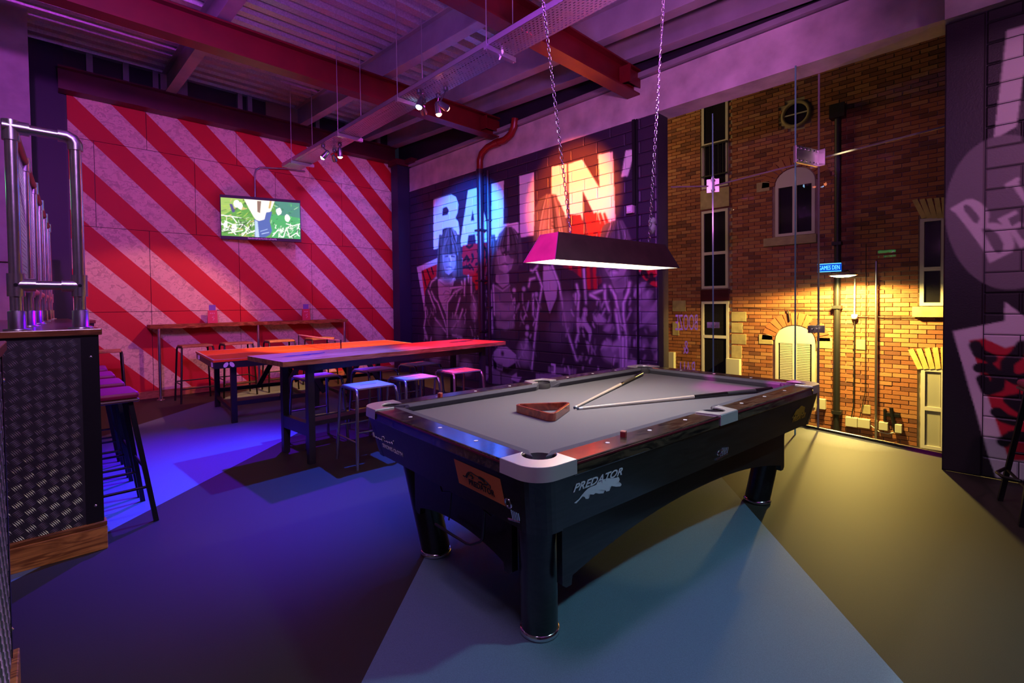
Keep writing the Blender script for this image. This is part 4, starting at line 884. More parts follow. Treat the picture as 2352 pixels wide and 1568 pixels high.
# chrome badges (ball over a ribbed plate with a word)
def badge(f, u0, u1, v0, v1, upright):
    b = thing_part = None
    w_ = u1-u0; bd = MB()
    ring = [f(u0+w_*(.28+.22*math.cos(t)), v0+(v1-v0)*((.78 if upright else .55)+.20*math.sin(t))) for t in np.linspace(0, 2*PI, 17)[:-1]]
    bd.tube(ring, .004, 6, closed=True)
    for i in range(5):
        uu = u0+w_*(.42+.13*i); bd.cyl(f(uu, v0+(v1-v0)*(.1)), f(uu, v0+(v1-v0)*(.55 if upright else .95-.04*i)), .0035, 6)
    bd.tube([f(u0+w_*.05, v0), f(u0+w_*.55, v0+(v1-v0)*.08), f(u0+w_, v0+(v1-v0)*.16)], .005, 6)
    return bd.build('chrome_badge', M_chrome, ptab)
a, b = panel_uv(fs, 's', 1643, 1056), panel_uv(fs, 's', 1675, 1020); badge(fs, a[0], b[0], a[1], b[1], False)
a, b = panel_uv(fe, 'e', 1167, 1190), panel_uv(fe, 'e', 1188, 1158); badge(fe, a[0], b[0], max(.02, a[1]), max(a[1], .02)+.42, True)
# wire rack hanging under the near end
M_wire = mat('wire_rack', (.05, .04, .055), .35, .6)
def wire_pt(px, py):      # photo point on the vertical plane just outside the end board
    a = TABM @ Vector((-1.185, 0, 0)); n = (TABM.to_3x3() @ Vector((1, 0, 0))); r = ray(px, py); return TABI @ (CAM+r*((a-CAM).dot(n)/r.dot(n)))
for path, rr2 in (([(1010, 1112), (1016, 1129), (1052, 1131)], .0035), ([(1037, 1132), (1034, 1165), (1031, 1194)], .0035), ([(1000, 1203), (1036, 1226), (1072, 1248), (1082, 1250), (1104, 1242), (1109, 1235), (1113, 1172)], .006), ([(1093, 1153), (1113, 1172), (1129, 1187), (1138, 1177)], .0035)):
    MB().tube([wire_pt(*q) for q in path], rr2, 8).build('wire_rack', M_wire, ptab)
# ------------------------------------------------------------------ things on the table
c_, s_ = math.cos(TYAW), math.sin(TYAW)
def tab_w(x, y, z): return Vector((TX+c_*x-s_*y, TY+s_*x+c_*y, z))
M_maple = mat('pale_maple', (.62, .50, .40), .25, coat=.4); M_cueblk = mat('cue_black', (.015, .012, .012), .2, coat=.5); M_wrap = mat('cue_wrap', (.06, .055, .05), .7); M_tip = mat('cue_tip', (.03, .05, .09), .8)
def cue(p_tip, p_butt, label, shaft=.55, wrap=(.72, .88)):
    a, b = Vector(p_tip), Vector(p_butt); t = thing('pool_cue', label, 'cue', tuple(a), 0, 'cues lying on the pool table')
    P = lambda k: a+(b-a)*k; r = lambda k: .0062+.0085*k
    for nm, k0, k1, m_ in (('tip', 0, .008, M_tip), ('ferrule', .008, .024, M_white), ('shaft', .024, shaft, M_maple), ('forearm', shaft, wrap[0], M_cueblk), ('wrap', wrap[0], wrap[1], M_wrap), ('butt', wrap[1], 1, M_cueblk)):
        MB().tube([P(k0), P(k1)], [r(k0), r(k1)], 12).build(nm, m_, t, world=True)
    return t
ZS = ZB
tA, bA = atz(1319, 936, ZS+.008), atz(1474, 858, ZS+.017)
tB, bB = atz(1325, 938, ZS+.008), atz(1772, 893, ZS+.017)
cue(tA, bA, 'pool cue with pale shaft, its butt pointing at the far corner pocket by the mural', .60, (.64, .84))
cue(tB, bB, 'longer lying pool cue with pale shaft, its butt at the pocket beside the glass bay', .56, (.74, .90))
M_rack = wood('mahogany_rack', (.16, .02, .012), (.30, .05, .02), 5, (3, 3, 3), .25, coat=.5)
tp = [atz(1178, 945, ZB), atz(1303, 938, ZB), atz(1280, 973, ZB)]
cen = (tp[0]+tp[1]+tp[2])/3
rad = sum((p-cen).length for p in tp)/3; ang0 = math.atan2(tp[0].y-cen.y, tp[0].x-cen.x)
rk = thing('triangle_rack', 'red-brown wooden triangle ball rack lying on the grey cloth', 'ball rack', (cen.x, cen.y, ZB+.001))
def rtri(Rr, rc_):
    pts = []
    for k in range(3):
        a = ang0+k*2*PI/3; c0 = Vector((math.cos(a), math.sin(a)))*(Rr-2*rc_)
        for q in np.linspace(-PI/3, PI/3, 6): pts.append((c0.x+rc_*math.cos(a+q), c0.y+rc_*math.sin(a+q)))
    return pts
O_, I_ = rtri(rad, .03), rtri(rad-.028, .018); n = len(O_)
vs = [(a, b, 0) for a, b in O_]+[(a, b, 0) for a, b in I_]+[(a, b, .042) for a, b in O_]+[(a, b, .042) for a, b in I_]
fs_ = []
for i in range(n):
    j = (i+1) % n; fs_ += [(2*n+i, 2*n+j, 3*n+j, 3*n+i), (i, j, 2*n+j, 2*n+i), (n+j, n+i, 3*n+i, 3*n+j), (j, i, n+i, n+j)]
MB().add(vs, fs_, False).build('frame', M_rack, rk, bevel=.003)
M_chalk = mat('chalk_wrap', (.26, .02, .02), .5); M_chalktop = mat('chalk_top', (.55, .22, .16), .9)
for px, py, lb in ((1432, 1003, 'small red chalk cube on the rail beside the triangle rack'), (1011, 911, 'small red chalk cube on the far rail near the stools')):
    p = atz(px, py, ZR); ch = thing('chalk_cube', lb, 'chalk', (p.x, p.y, ZR), .3, 'chalk cubes on the rails')
    MB().box(-.011, .011, -.011, .011, 0, .021).build('wrapper', M_chalk, ch, bevel=.001); MB().box(-.0105, .0105, -.0105, .0105, .021, .0245).build('chalk_face', M_chalktop, ch)
# ------------------------------------------------------------------ pool table lamp
LZ0, LZ1 = 1.572, 1.728
lamp = thing('pool_lamp', 'long black trapezoid lamp hanging on two chains over the pool table', 'lamp', (TX, TY, LZ0), TYAW)
M_shade = mat('shade_black', (.10, .045, .040), .5, var=.2, vscale=12); M_liner = mat('shade_liner', (.80, .76, .60), .5, var=.1, vscale=30)
ox, oy = .03, .05
B4 = [(ox-.58, oy-.125), (ox+.58, oy-.125), (ox+.58, oy+.125), (ox-.58, oy+.125)]; T4 = [(ox-.50, oy-.07), (ox+.50, oy-.07), (ox+.50, oy+.07), (ox-.50, oy+.07)]
H_ = LZ1-LZ0
for i in range(4):
    j = (i+1) % 4
    MB().add([(*B4[i], 0), (*B4[j], 0), (*T4[j], H_), (*T4[i], H_)], [(0, 1, 2, 3)]).build('shade_panel', M_shade, lamp)
    sc_ = lambda p, k: (ox+(p[0]-ox)*k, oy+(p[1]-oy)*k)
    q = lambda p, dx, dy: (p[0]-math.copysign(dx, p[0]-ox), p[1]-math.copysign(dy, p[1]-oy))
    MB().add([(*q(B4[j], .006, .006), .001), (*q(B4[i], .006, .006), .001), (*q(T4[i], .006, .006), H_-.006), (*q(T4[j], .006, .006), H_-.006)], [(0, 1, 2, 3)]).build('liner', M_liner, lamp, fix=False)
    MB().tube([(*B4[i], 0), (*T4[i], H_)], .003, 6).build('edge_bead', mat('edge_bead', (.10, .08, .10), .35, .5), lamp)
MB().add([(*p, H_) for p in T4], [(0, 1, 2, 3)]).build('top_panel', M_shade, lamp)
M_tube = mat('lamp_tube', (1, 1, 1), .4, emit=(1, .93, .80), estr=9)
MB().cyl((ox-.44, oy, H_-.03), (ox+.44, oy, H_-.03), .013, 10).build('tube', M_tube, lamp)
d = bpy.data.lights.new('pool_lamp_light', 'AREA'); d.shape = 'RECTANGLE'; d.size = .9; d.size_y = .06; d.energy = 17; d.color = (1, .90, .82)
o = bpy.data.objects.new('pool_lamp_light', d); col.objects.link(o); o.parent = lamp; o.location = (ox, oy, H_-.05)
# chains: real links
lk = MB(); L_, Wd = .030, .016
pts = [((Wd/2)*math.cos(t), 0, (L_/2-Wd/2)*(1 if math.sin(t) >= 0 else -1)+(Wd/2)*math.sin(t)) for t in np.linspace(0, 2*PI, 17)[:-1]]
lk.tube(pts, .0024, 5, closed=True); lme = lk.mesh('link'); lme.materials.append(M_chrome)
def chain(loc, top, parent, name='chain'):
    a = Vector(loc); b = Vector(top); e = bpy.data.objects.new(name, None); col.objects.link(e); e.parent = parent; e.location = a; e.empty_display_size = .02
    d = (b-a); n = int(d.length/.0255); qd = Vector((0, 0, 1)).rotation_difference(d.normalized())
    for i in range(n):
        o = bpy.data.objects.new('link', lme); col.objects.link(o); o.parent = e; o.location = d*((i+.5)/n)
        o.rotation_mode = 'QUATERNION'; o.rotation_quaternion = qd @ Matrix.Rotation(PI/2*(i % 2)+.4, 3, 'Z').to_quaternion()
inv = lamp.matrix_basis.inverted()
def top_anchor(px, at_x):      # chain direction taken from the photograph, at the lamp's own distance
    base = tab_w(at_x, oy, LZ1); d0 = (base-CAM).dot(FW); r = ray(px, 0); p = CAM+r*(d0/r.dot(FW)); k = (4.25-LZ1)/(p.z-LZ1)
    return base+(p-base)*k
for ax, px in ((ox-.33, 1247), (ox+.42, 1524)):
    A = Vector((ax, oy, H_)); Bw = top_anchor(px, ax); chain(A, inv @ Bw, lamp)
    MB().tube([A+Vector((0, 0, -.004)), A+Vector((.0, 0, .012))], .006, 8).build('chain_eye', M_chrome, lamp)
# flex running up the second chain with a pale connector
A = Vector((ox+.42, oy, H_)); Bl = inv @ top_anchor(1524, ox+.42)
fx = [A+(Bl-A)*t+Vector((.012+.008*math.sin(t*23), .006, 0)) for t in np.linspace(0.03, 1, 40)]
MB().tube(fx, .0035, 6).build('flex', mat('flex_cable', (.10, .08, .16), .4), lamp)
q = A+(Bl-A)*.035
MB().lathe([(0, -.06), (.012, -.055), (.020, -.03), (.024, .0), (.017, .004), (.022, .012), (.026, .03), (.015, .05), (0, .055)], 10, q+Vector((.028, 0, .045))).build('connector', mat('connector_white', (.7, .68, .68), .5), lamp)
# ------------------------------------------------------------------ table tennis table
pp = thing('table_tennis_table', 'orange-topped table tennis table with white edge lines and black folding legs', 'table', (1.3636, 6.1764, 0), -.0862)
M_pp = mat('tennis_top', (.80, .10, .010), .35, var=.06, vscale=40); M_ppl = mat('white_line', (.62, .52, .52), .5); M_ppb = mat('tennis_black', (.010, .010, .016), .4)
for i in range(2): MB().box(1.37*i+.002, 1.37*(i+1)-.002, 0, 1.525, .735, .76).build('table_half', M_pp, pp)
for x0, x1, y0, y1 in ((0, 2.74, 0, .02), (0, 2.74, 1.505, 1.525), (0, .02, .02, 1.505), (2.72, 2.74, .02, 1.505), (.02, 2.72, .761, .764)):
    MB().box(x0, x1, y0, y1, .7600, .7607).build('edge_line', M_ppl, pp)
MB().box(.01, 2.73, .01, .04, .66, .735).build('apron', M_ppb, pp); MB().box(.01, 2.73, 1.485, 1.515, .66, .735).build('apron', M_ppb, pp); MB().box(.01, .04, .04, 1.485, .66, .735).build('apron', M_ppb, pp); MB().box(2.70, 2.73, .04, 1.485, .66, .735).build('apron', M_ppb, pp)
for x in (.22, 1.15, 1.59, 2.52):
    for y in (.16, 1.365): MB().box(x-.03, x+.03, y-.03, y+.03, 0 if x in (.22, 2.52) else .05, .735).build('leg', M_ppb, pp)
for y in (.16, 1.365):
    for x0, x1 in ((.22, 1.15), (1.59, 2.52)): MB().box(x0, x1, y-.018, y+.018, .20, .25).build('stretcher', M_ppb, pp)
    for x0, x1 in ((.98, .72), (.98, 1.24), (1.76, 1.5), (1.76, 2.02)): MB().bar((x0, y-.05, .70), (x1, y-.05, .24), .03, .06).build('brace', M_ppb, pp)
for x in (1.15, 1.59, .22, 2.52): MB().box(x-.018, x+.018, .16, 1.365, .12, .16).build('stretcher', M_ppb, pp)
# logo wings on the corner
for a in (-1, 1):
    q = [( .155+a*.030+.026*math.cos(t)*.9-a*.010*math.sin(t), .698+.030*math.sin(t)) for t in np.linspace(0, 2*PI, 14)[:-1]]
    MB().prism(q, .006, .0095, lambda u, v, h: (u, h, v)).build('logo_wing', M_white, pp)
MB().box(-.002, .009, .10, .16, .675, .725).build('logo_patch', M_white, pp); MB().box(-.002, .009, 1.2, 1.32, .675, .725).build('logo_patch', M_white, pp)
net = MB()
for i in range(62): yy = -.14+1.805*i/61; net.box(1.3692, 1.3708, yy-.0008, yy+.0008, .762, .905)
for i in range(6): zz_ = .768+.024*i; net.box(1.3692, 1.3708, -.14, 1.665, zz_-.0008, zz_+.0008)
nn = net.build('net', mat('net_cord', (.03, .02, .03), .7), pp); nn['kind'] = 'stuff'
MB().box(1.366, 1.374, -.15, 1.675, .902, .916).build('net_tape', mat('net_tape', (.70, .55, .62), .6), pp)
for y in (-.15, 1.675): MB().cyl((1.37, y, .70), (1.37, y, .92), .008, 8).box(1.36, 1.38, min(y, 0 if y < 0 else 1.525), max(y, 0 if y < 0 else 1.525), .70, .73).build('net_post', M_ppb, pp)
# ------------------------------------------------------------------ high wooden table
wt = thing('high_wooden_table', 'long high timber table with dark steel legs between stools and table tennis', 'table', (2.64, 4.49, 0), math.radians(3.2))
M_butch = wood('butcher_block', srgb(150, 92, 48), srgb(206, 150, 92), 3, (1, 8, 8), .28, coat=.35); M_steel = mat('dark_steel', (.065, .060, .062), .42, .6, var=.2, vscale=6)
TL, TW, TZ = 1.29, .385, .905
n = 9
for i in range(n):
    y0 = -TW+2*TW*i/n; MB().box(-TL, TL, y0+.0006, y0+2*TW/n-.0006, TZ-.042, TZ).build('plank', M_butch, wt, bevel=.0015)
M_mark = mat('dark_stencil', (.02, .015, .02), .5)
for cx in (-.92, .98):
    P = [(-.22,-.02),(-.12,.05),(-.02,.03),(.05,.08),(.16,.06),(.24,.10),(.20,.02),(.10,.0),(.16,-.06),(.05,-.03),(0,-.09),(-.06,-.03),(-.14,-.06)]
    me = bpy.data.meshes.new('stencil_mark'); bm = bmesh.new(); f = bm.faces.new([bm.verts.new((cx+a, .05+b, TZ+.0008)) for a, b in P]); bmesh.ops.triangulate(bm, faces=[f]); bm.to_mesh(me); bm.free(); mk('stencil_mark', me, M_mark, wt)
for sx in (-1, 1):
    for sy in (-1, 1): MB().box(sx*1.02-.028, sx*1.02+.028, sy*.26-.028, sy*.26+.028, 0, TZ-.042).build('leg', M_steel, wt, bevel=.002)
    MB().box(sx*1.02-.026, sx*1.02+.026, -.232, .232, .235, .345).build('end_rail', M_steel, wt)
    MB().box(sx*1.02-.026, sx*1.02+.026, -.232, .232, TZ-.11, TZ-.042).build('top_rail', M_steel, wt)
for sy in (-1, 1):
    MB().box(-.99, .99, sy*.26-.026, sy*.26+.026, TZ-.11, TZ-.042).build('top_rail', M_steel, wt)
MB().box(-.99, .99, -.08, .08, .27, .31).build('foot_rail', M_steel, wt)
# ------------------------------------------------------------------ metal stools with slotted seats
def metal_stool(loc, rz, label):
    t = thing('metal_stool', label, 'stool', loc, rz, 'slotted metal stools at the high table'); SZ = .66; h = .165
    M_st = mat('stool_steel', (.36, .36, .38), .25, .85, bump=.02, bscale=80); M_seat = mat('stool_seat', (.52, .52, .54), .38, .25)
    sl = (.075, .010)    # slot half sizes
    b = MB()
    for x0, x1, y0, y1 in ((-h, h, -h, -sl[1]), (-h, h, sl[1], h), (-h, -sl[0], -sl[1], sl[1]), (sl[0], h, -sl[1], sl[1])): b.box(x0, x1, y0, y1, SZ-.012, SZ)
    b.build('seat', M_seat, t)
    for s in (-1, 1):    # two bent tube frames left and right
        pts = [(s*.205, -.215, 0), (s*.180, -.176, SZ-.07), (s*.174, -.160, SZ-.025), (s*.168, -.130, SZ-.014), (s*.168, .130, SZ-.014), (s*.174, .160, SZ-.025), (s*.180, .176, SZ-.07), (s*.205, .215, 0)]
        MB().tube(pts, .0135, 10).build('leg_frame', M_st, t)
        MB().cyl((s*.198, -.20, .22), (s*.198, .20, .22), .008, 8).build('rung', M_st, t)
        MB().cyl((-.193, s*.195, .30), (.193, s*.195, .30), .008, 8).build('rung', M_st, t)
    return t
def at_seat(px, py, z=.66): p = atz(px, py, z); return (p.x, p.y, 0)
st0 = metal_stool(at_seat(846, 882), math.radians(-3), 'metal stool nearest the bar, on the pool table side of the high table')
dup(st0, at_seat(950, 864), math.radians(-3), 'middle metal stool of the three between high table and pool table')
dup(st0, at_seat(1054, 849), math.radians(-3), 'metal stool nearest the mural, on the pool table side of the high table')
p = atz(717, 1040); dup(st0, (p.x+.2, 4.81, 0), math.radians(2), 'metal stool under the high table at its bar end, table tennis side')
dup(st0, at_seat(862, 846), math.radians(3), 'middle metal stool on the table tennis side of the high table')
dup(st0, (3.19, 4.85, 0), math.radians(3), 'metal stool nearest the mural, on the table tennis side of the high table')
# ------------------------------------------------------------------ wall ledge with pipe legs
yl = 8.66; sx0 = aty(345, 744, yl).x; sx1 = aty(800, 730, yl).x; LZ = 1.105
led = thing('wall_ledge', 'narrow live-edge timber ledge on pipe legs below the striped wall', 'shelf', ((sx0+sx1)/2, 8.8, 0))
M_ledge = wood('ledge_timber', srgb(120, 66, 34), srgb(176, 116, 66), 4, (1, 7, 7), .45)
nn_ = 40; edge = []
rr_ = random.Random(5)
top = [(sx0+(sx1-sx0)*i/nn_, yl+rr_.uniform(-.004, .012)) for i in range(nn_+1)]
low = [(x, y+rr_.uniform(.0, .02)) for x, y in top]
b = MB(); vs = [(x, y, LZ) for x, y in top]+[(x, y+.012, LZ-.05-rr_.uniform(0, .014)) for x, y in low]+[(x, 8.975, LZ) for x, y in top]+[(x, 8.975, LZ-.05) for x, y in top]; k = nn_+1
for i in range(nn_): b_ = [(i, i+1, k+i+1, k+i), (i, 2*k+i, 2*k+i+1, i+1), (k+i, k+i+1, 3*k+i+1, 3*k+i), (2*k+i, 3*k+i, 3*k+i+1, 2*k+i+1)]; edge += b_
b.add(vs, edge+[(0, k, 3*k, 2*k), (k-1, 3*k-1, 4*k-1, 2*k-1)]).build('ledge_board', M_ledge, led, world=True)
for px in (366, 594, 792):
    x = aty(px, 800, yl+.05).x; lg = MB().cyl((x, yl+.05, .02), (x, yl+.05, LZ-.05), .019, 12).build('pipe_leg', M_pipe, led, world=True)
    MB().lathe([(.048, 0), (.048, .008), (.026, .010), (.026, .05), (.019, .052)], 16, (x, yl+.05, 0)).build('flange', M_pipe, led, world=True)
# leaflet stands on the ledge
for px, lb in ((489, 'red leaflet stand with a purple card on the ledge below the television'), (704, 'red leaflet stand with a purple card on the ledge near the ledge end')):
    p = aty(px, 735, yl+.10); t = thing('leaflet_stand', lb, 'leaflet stand', (p.x, yl+.12, LZ), -.12, 'leaflet stands on the ledge')
    M_lf = mat('leaflet_red', (.52, .02, .05), .45); M_lp = mat('leaflet_purple', (.16, .10, .42), .45); M_lpk = mat('leaflet_pink', (.70, .22, .32), .5)
    MB().box(-.068, .068, -.03, .03, 0, .006).build('base', M_lf, t)
    MB().hexa([(-.068, -.03, .006), (.068, -.03, .006), (.068, .03, .006), (-.068, .03, .006)], [(-.062, -.012, .20), (.062, -.012, .20), (.062, .012, .20), (-.062, .012, .20)]).build('holder', M_lf, t)
    MB().box(-.045, .045, -.004, .004, .20, .285).build('card', M_lp, t)
    for k_ in range(3): MB().box(-.034+.024*k_, -.018+.024*k_, -.0195, -.017, .145, .163).build('print', M_lpk, t)
    MB().tube([(0, -.026, .04), (.02, -.025, .07), (-.01, -.022, .09), (.025, -.021, .115)], .009, 6).build('print', M_lpk, t)
# ------------------------------------------------------------------ black framed bar stools by the ledge
M_bl = mat('stool_black', (.010, .010, .011), .4, .3); M_sw = wood('stool_seat_wood', srgb(150, 96, 56), srgb(190, 136, 88), 5, (1, 6, 6), .4)
def ledge_stool(loc, rz, label):
    t = thing('ledge_stool', label, 'stool', loc, rz, 'tall wooden-seat stools by the ledge'); Z = .80
    MB().box(-.19, .19, -.15, .15, Z-.02, Z+.012).build('seat', M_sw, t, bevel=.006)
    for s in (-1, 1):
        MB().tube([(s*.225, -.19, 0), (s*.195, -.155, Z-.05), (s*.190, -.14, Z-.018), (s*.190, .14, Z-.018), (s*.195, .155, Z-.05), (s*.225, .19, 0)], .0125, 8).build('leg_frame', M_bl, t)
        MB().cyl((s*.215, -.175, .27), (s*.215, .175, .27), .008, 8).build('rung', M_bl, t); MB().cyl((-.21, s*.172, .20 if s < 0 else .28), (.21, s*.172, .20 if s < 0 else .28), .009, 8).build('rung', M_bl, t)
    return t
ys_ = 8.30
names = [(448, 'tall wooden-seat stool at the ledge end nearest the bar'), (543, 'tall wooden-seat stool below the television, left of the ledge middle leg'), (642, 'tall wooden-seat stool just right of the ledge middle leg'), (735, 'tall wooden-seat stool behind the table tennis net'), (232, 'tall wooden-seat stool half hidden behind the bar counter')]
l0 = None
for px, lb in names:
    x = aty(px, 787, ys_).x
    if l0 is None: l0 = ledge_stool((x, ys_, 0), .02, lb)
    else: dup(l0, (x, ys_ if px != 232 else 8.2, 0), random.uniform(-.06, .06), lb)
# ------------------------------------------------------------------ television
tvc = Vector((2.68, 8.70, 2.81)); tv = thing('television', 'flat television showing a green picture, angled out from the striped wall', 'television', tuple(tvc), math.atan2(8.51-8.88, 3.243-2.117))
TWd, THt = .595, .355
M_tvb = mat('tv_bezel', (.004, .004, .005), .5)
MB().box(-TWd, TWd, .0, .045, -THt, THt).build('cabinet', M_tvb, tv, bevel=.006)
for x0, x1, z0, z1_ in ((-TWd, TWd, THt-.045, THt), (-TWd, TWd, -THt, -THt+.05), (-TWd, -TWd+.012, -THt+.05, THt-.045), (TWd-.012, TWd, -THt+.05, THt-.045)): MB().box(x0, x1, -.008, 0, z0, z1_).build('bezel', M_tvb, tv)
# picture: grass, pale branches and petals, a figure in a blue top
pt = Paint(0, 1.17, 0, .615, .006, (.10, .30, .05)); rg_ = random.Random(11)
pt.poly([(0,.3),(.4,.615),(0,.615)], (.30,.45,.10)); pt.poly([(.8,.35),(1.17,.3),(1.17,.615),(.78,.615)], (.06,.22,.16)); pt.poly([(.72,0),(1.17,0),(1.17,.36),(.72,.40)], (.06,.34,.10))
for i in range(110):
    u, v = rg_.uniform(0, .5), rg_.uniform(0, .6); c = rg_.choice([(.35,.5,.08),(.10,.22,.04),(.5,.42,.15),(.03,.06,.02),(.2,.4,.06)]); pt.stroke([(u, v), (u+rg_.uniform(.02, .10), v+rg_.uniform(-.02, .06))], rg_.uniform(.006, .02), c)
for i in range(60):
    u, v = rg_.uniform(.7, 1.17), rg_.uniform(0, .6); pt.stroke([(u, v), (u+rg_.uniform(-.06, .08), v+rg_.uniform(-.03, .05))], rg_.uniform(.006, .014), rg_.choice([(.1,.5,.12),(.03,.16,.05),(.3,.55,.3),(.06,.3,.12)]))
for P in ([(0,.33),(.15,.32),(.28,.30)], [(.15,.32),(.22,.22)], [(0,.2),(.12,.12),(.2,.03)], [(.05,.24),(.18,.18),(.3,.2),(.42,.1)], [(.3,.02),(.42,.2)], [(.36,.05),(.5,.12)], [(.1,.05),(.3,.1)], [(.74,.03),(.82,.14)], [(.9,.02),(.95,.18),(1.0,.02)], [(1.02,.04),(1.1,.1),(1.15,.05)], [(.95,.25),(1.05,.22),(1.16,.26)], [(1.12,.1),(1.14,.24)]): pt.stroke(P, .014, (.85,.85,.80))
for cu, cv, r in ((.84,.45,.055),(.97,.34,.055),(.22,.53,.06),(.27,.50,.05),(.18,.14,.05),(.06,.18,.04)):
    pt.poly([(cu+r*(.75+.3*rg_.random())*math.cos(t)*.8, cv+r*(.75+.35*rg_.random())*math.sin(t)*1.25) for t in np.linspace(0, 6.28, 11)[:-1]], (.92,.90,.84)); pt.stroke([(cu-.01, cv-.02), (cu+.01, cv+.02)], .006, (.55,.45,.35))
for i in range(70):
    u = rg_.uniform(0, .46) if i % 2 else rg_.uniform(.76, 1.16); v = rg_.uniform(0, .26 if i % 2 else .2); pt.stroke([(u, v), (u+rg_.uniform(-.03, .05), v+rg_.uniform(-.02, .07)), (u+rg_.uniform(-.02, .1), v+rg_.uniform(-.02, .09))], rg_.uniform(.003, .009), rg_.choice([(.9,.9,.85),(.8,.8,.7),(.02,.04,.02),(.95,.95,.9)]))
pt.poly([(.12,.52),(.16,.52),(.20,.40),(.16,.38)], (.08,.07,.20)); pt.poly([(.33,.615),(.78,.615),(.72,.45),(.62,.30),(.52,.25),(.46,.34),(.40,.46)], (.85,.78,.66)); pt.poly([(.52,.60),(.58,.60),(.56,.40),(.52,.42)], (.22,.14,.10)); pt.stroke([(.72,.6),(.70,.5)], .03, (.5,.35,.12))
pt.poly([(.47,.30),(.54,.27),(.62,.30),(.65,.42),(.74,.44),(.70,.28),(.73,.12),(.70,.05),(.62,.0),(.47,.0),(.48,.15)], (.07,.12,.34)); pt.poly([(.48,.28),(.52,.26),(.54,.0),(.48,.0)], (.40,.52,.70)); pt.stroke([(.56,.1),(.66,.14)], .012, (.3,.4,.65)); pt.stroke([(.58,.06),(.68,.09)], .012, (.4,.5,.75))
pt.final()
nx, nz = 160, 84; X, Z = np.meshgrid(np.linspace(0, 1.166, nx+1), np.linspace(0, .615, nz+1)); me = bpy.data.meshes.new('screen')
i = np.arange(nz)[:, None]*(nx+1)+np.arange(nx)[None]; q = np.stack([i, i+1, i+nx+2, i+nx+1], -1).reshape(-1, 4)
me.from_pydata(np.stack([X-.583, np.full(X.shape, -.002), Z-.305], -1).reshape(-1, 3).tolist(), [], q.tolist()); set_paint(me, pt.sample(X, Z).reshape(-1, 3)); me.update()
mk('screen', me, attr_mat('screen_picture', emit=1.5), tv)
for i in range(26): MB().box(-.21+.0165*i, -.199+.0165*i, -.0095, -.008, -.337-.004*(i % 3 == 1), -.321+.006*(i % 4 == 0)).build('caption', M_white, tv)
MB().box(-.03, .03, .045, .275, -.04, .04).box(-.2, .2, .045, .06, -.15, .15).build('wall_arm', M_tvb, tv)
px_ = lambda a, b, y=8.93: aty(a, b, y)
cd = MB().tube([px_(586, 460), px_(585, 402), px_(588, 390), px_(597, 384), px_(650, 387), px_(700, 393)], .014, 8).build('conduit_pipe', M_pipe); tag(cd, 'thin purple-lit conduit rising from the television to the cable tray', 'conduit')
# ------------------------------------------------------------------ cable tray
TRX0, TRX1, TRZ = 2.72, 3.0, 3.5
tray = thing('cable_tray', 'long perforated steel cable tray hanging below the roof beams', 'cable tray', (2.86, 3.4, TRZ))
mt = mat('perforated_steel', (.50, .48, .50), .30, .8); nt = mt.node_tree; N = nt.nodes; L = nt.links
tc = N.new('ShaderNodeTexCoord'); sp = N.new('ShaderNodeSeparateXYZ'); L.new(tc.outputs['Object'], sp.inputs[0])
def mth(op, a, b=None, c=None):
    n_ = N.new('ShaderNodeMath'); n_.operation = op
    for i_, v in enumerate((a, b, c)):
        if v is None: continue
        if isinstance(v, (int, float)): n_.inputs[i_].default_value = v
        else: L.new(v, n_.inputs[i_])
    return n_.outputs[0]
row = mth('FLOOR', mth('DIVIDE', sp.outputs['X'], .025)); sh_ = mth('MULTIPLY', mth('MODULO', mth('ABSOLUTE', row), 2.), .5)
fy = mth('FRACT', mth('ADD', mth('DIVIDE', sp.outputs['Y'], .04), sh_)); fx_ = mth('FRACT', mth('DIVIDE', sp.outputs['X'], .025))
hole = mth('MULTIPLY', mth('LESS_THAN', mth('ABSOLUTE', mth('SUBTRACT', fy, .5)), .27), mth('LESS_THAN', mth('ABSOLUTE', mth('SUBTRACT', fx_, .5)), .20))
tr = N.new('ShaderNodeBsdfTransparent'); mxs = N.new('ShaderNodeMixShader'); L.new(hole, mxs.inputs[0]); L.new(N['Principled BSDF'].outputs[0], mxs.inputs[1]); L.new(tr.outputs[0], mxs.inputs[2]); L.new(mxs.outputs[0], N['Material Output'].inputs[0])
y0, y1 = -2.8, 7.85
MB().box(TRX0, TRX1, y0, y1, TRZ, TRZ+.002).build('tray_floor', mt, tray, world=True)
M_trs = mat('tray_steel', (.50, .48, .50), .3, .8)
MB().box(TRX0, TRX0+.003, y0, y1, TRZ, TRZ+.05).box(TRX0, TRX0+.015, y0, y1, TRZ+.047, TRZ+.05).build('tray_side', M_trs, tray, world=True); MB().box(TRX1-.003, TRX1, y0, y1, TRZ, TRZ+.05).box(TRX1-.015, TRX1, y0, y1, TRZ+.047, TRZ+.05).build('tray_side', M_trs, tray, world=True)
for y in (7.4, 5.85, 4.45, 3.05, 1.2):
    MB().box(TRX0-.03, TRX1+.03, y-.02, y+.02, TRZ-.045, TRZ-.004).build('bracket', M_trs, tray, world=True)
    for x in (TRX0-.015, TRX1+.015): MB().cyl((x, y, TRZ-.05), (x, y, 4.62), .005, 6).build('hanger_rod', M_trs, tray, world=True)
MB().tube([(2.78, 7.8, TRZ+.012), (2.82, 4, TRZ+.012), (2.8, 0, TRZ+.012)], .010, 6).build('cable', M_cable, tray, world=True)
q = atz(1152, 118, 3.49); MB().tube([q+Vector((0, 0, .05)), q+Vector((.012, 0, -.0)), q+Vector((.0, .03, -.06))], [.012, .014, .006], 6).build('cable_tie', M_white, tray, world=True)
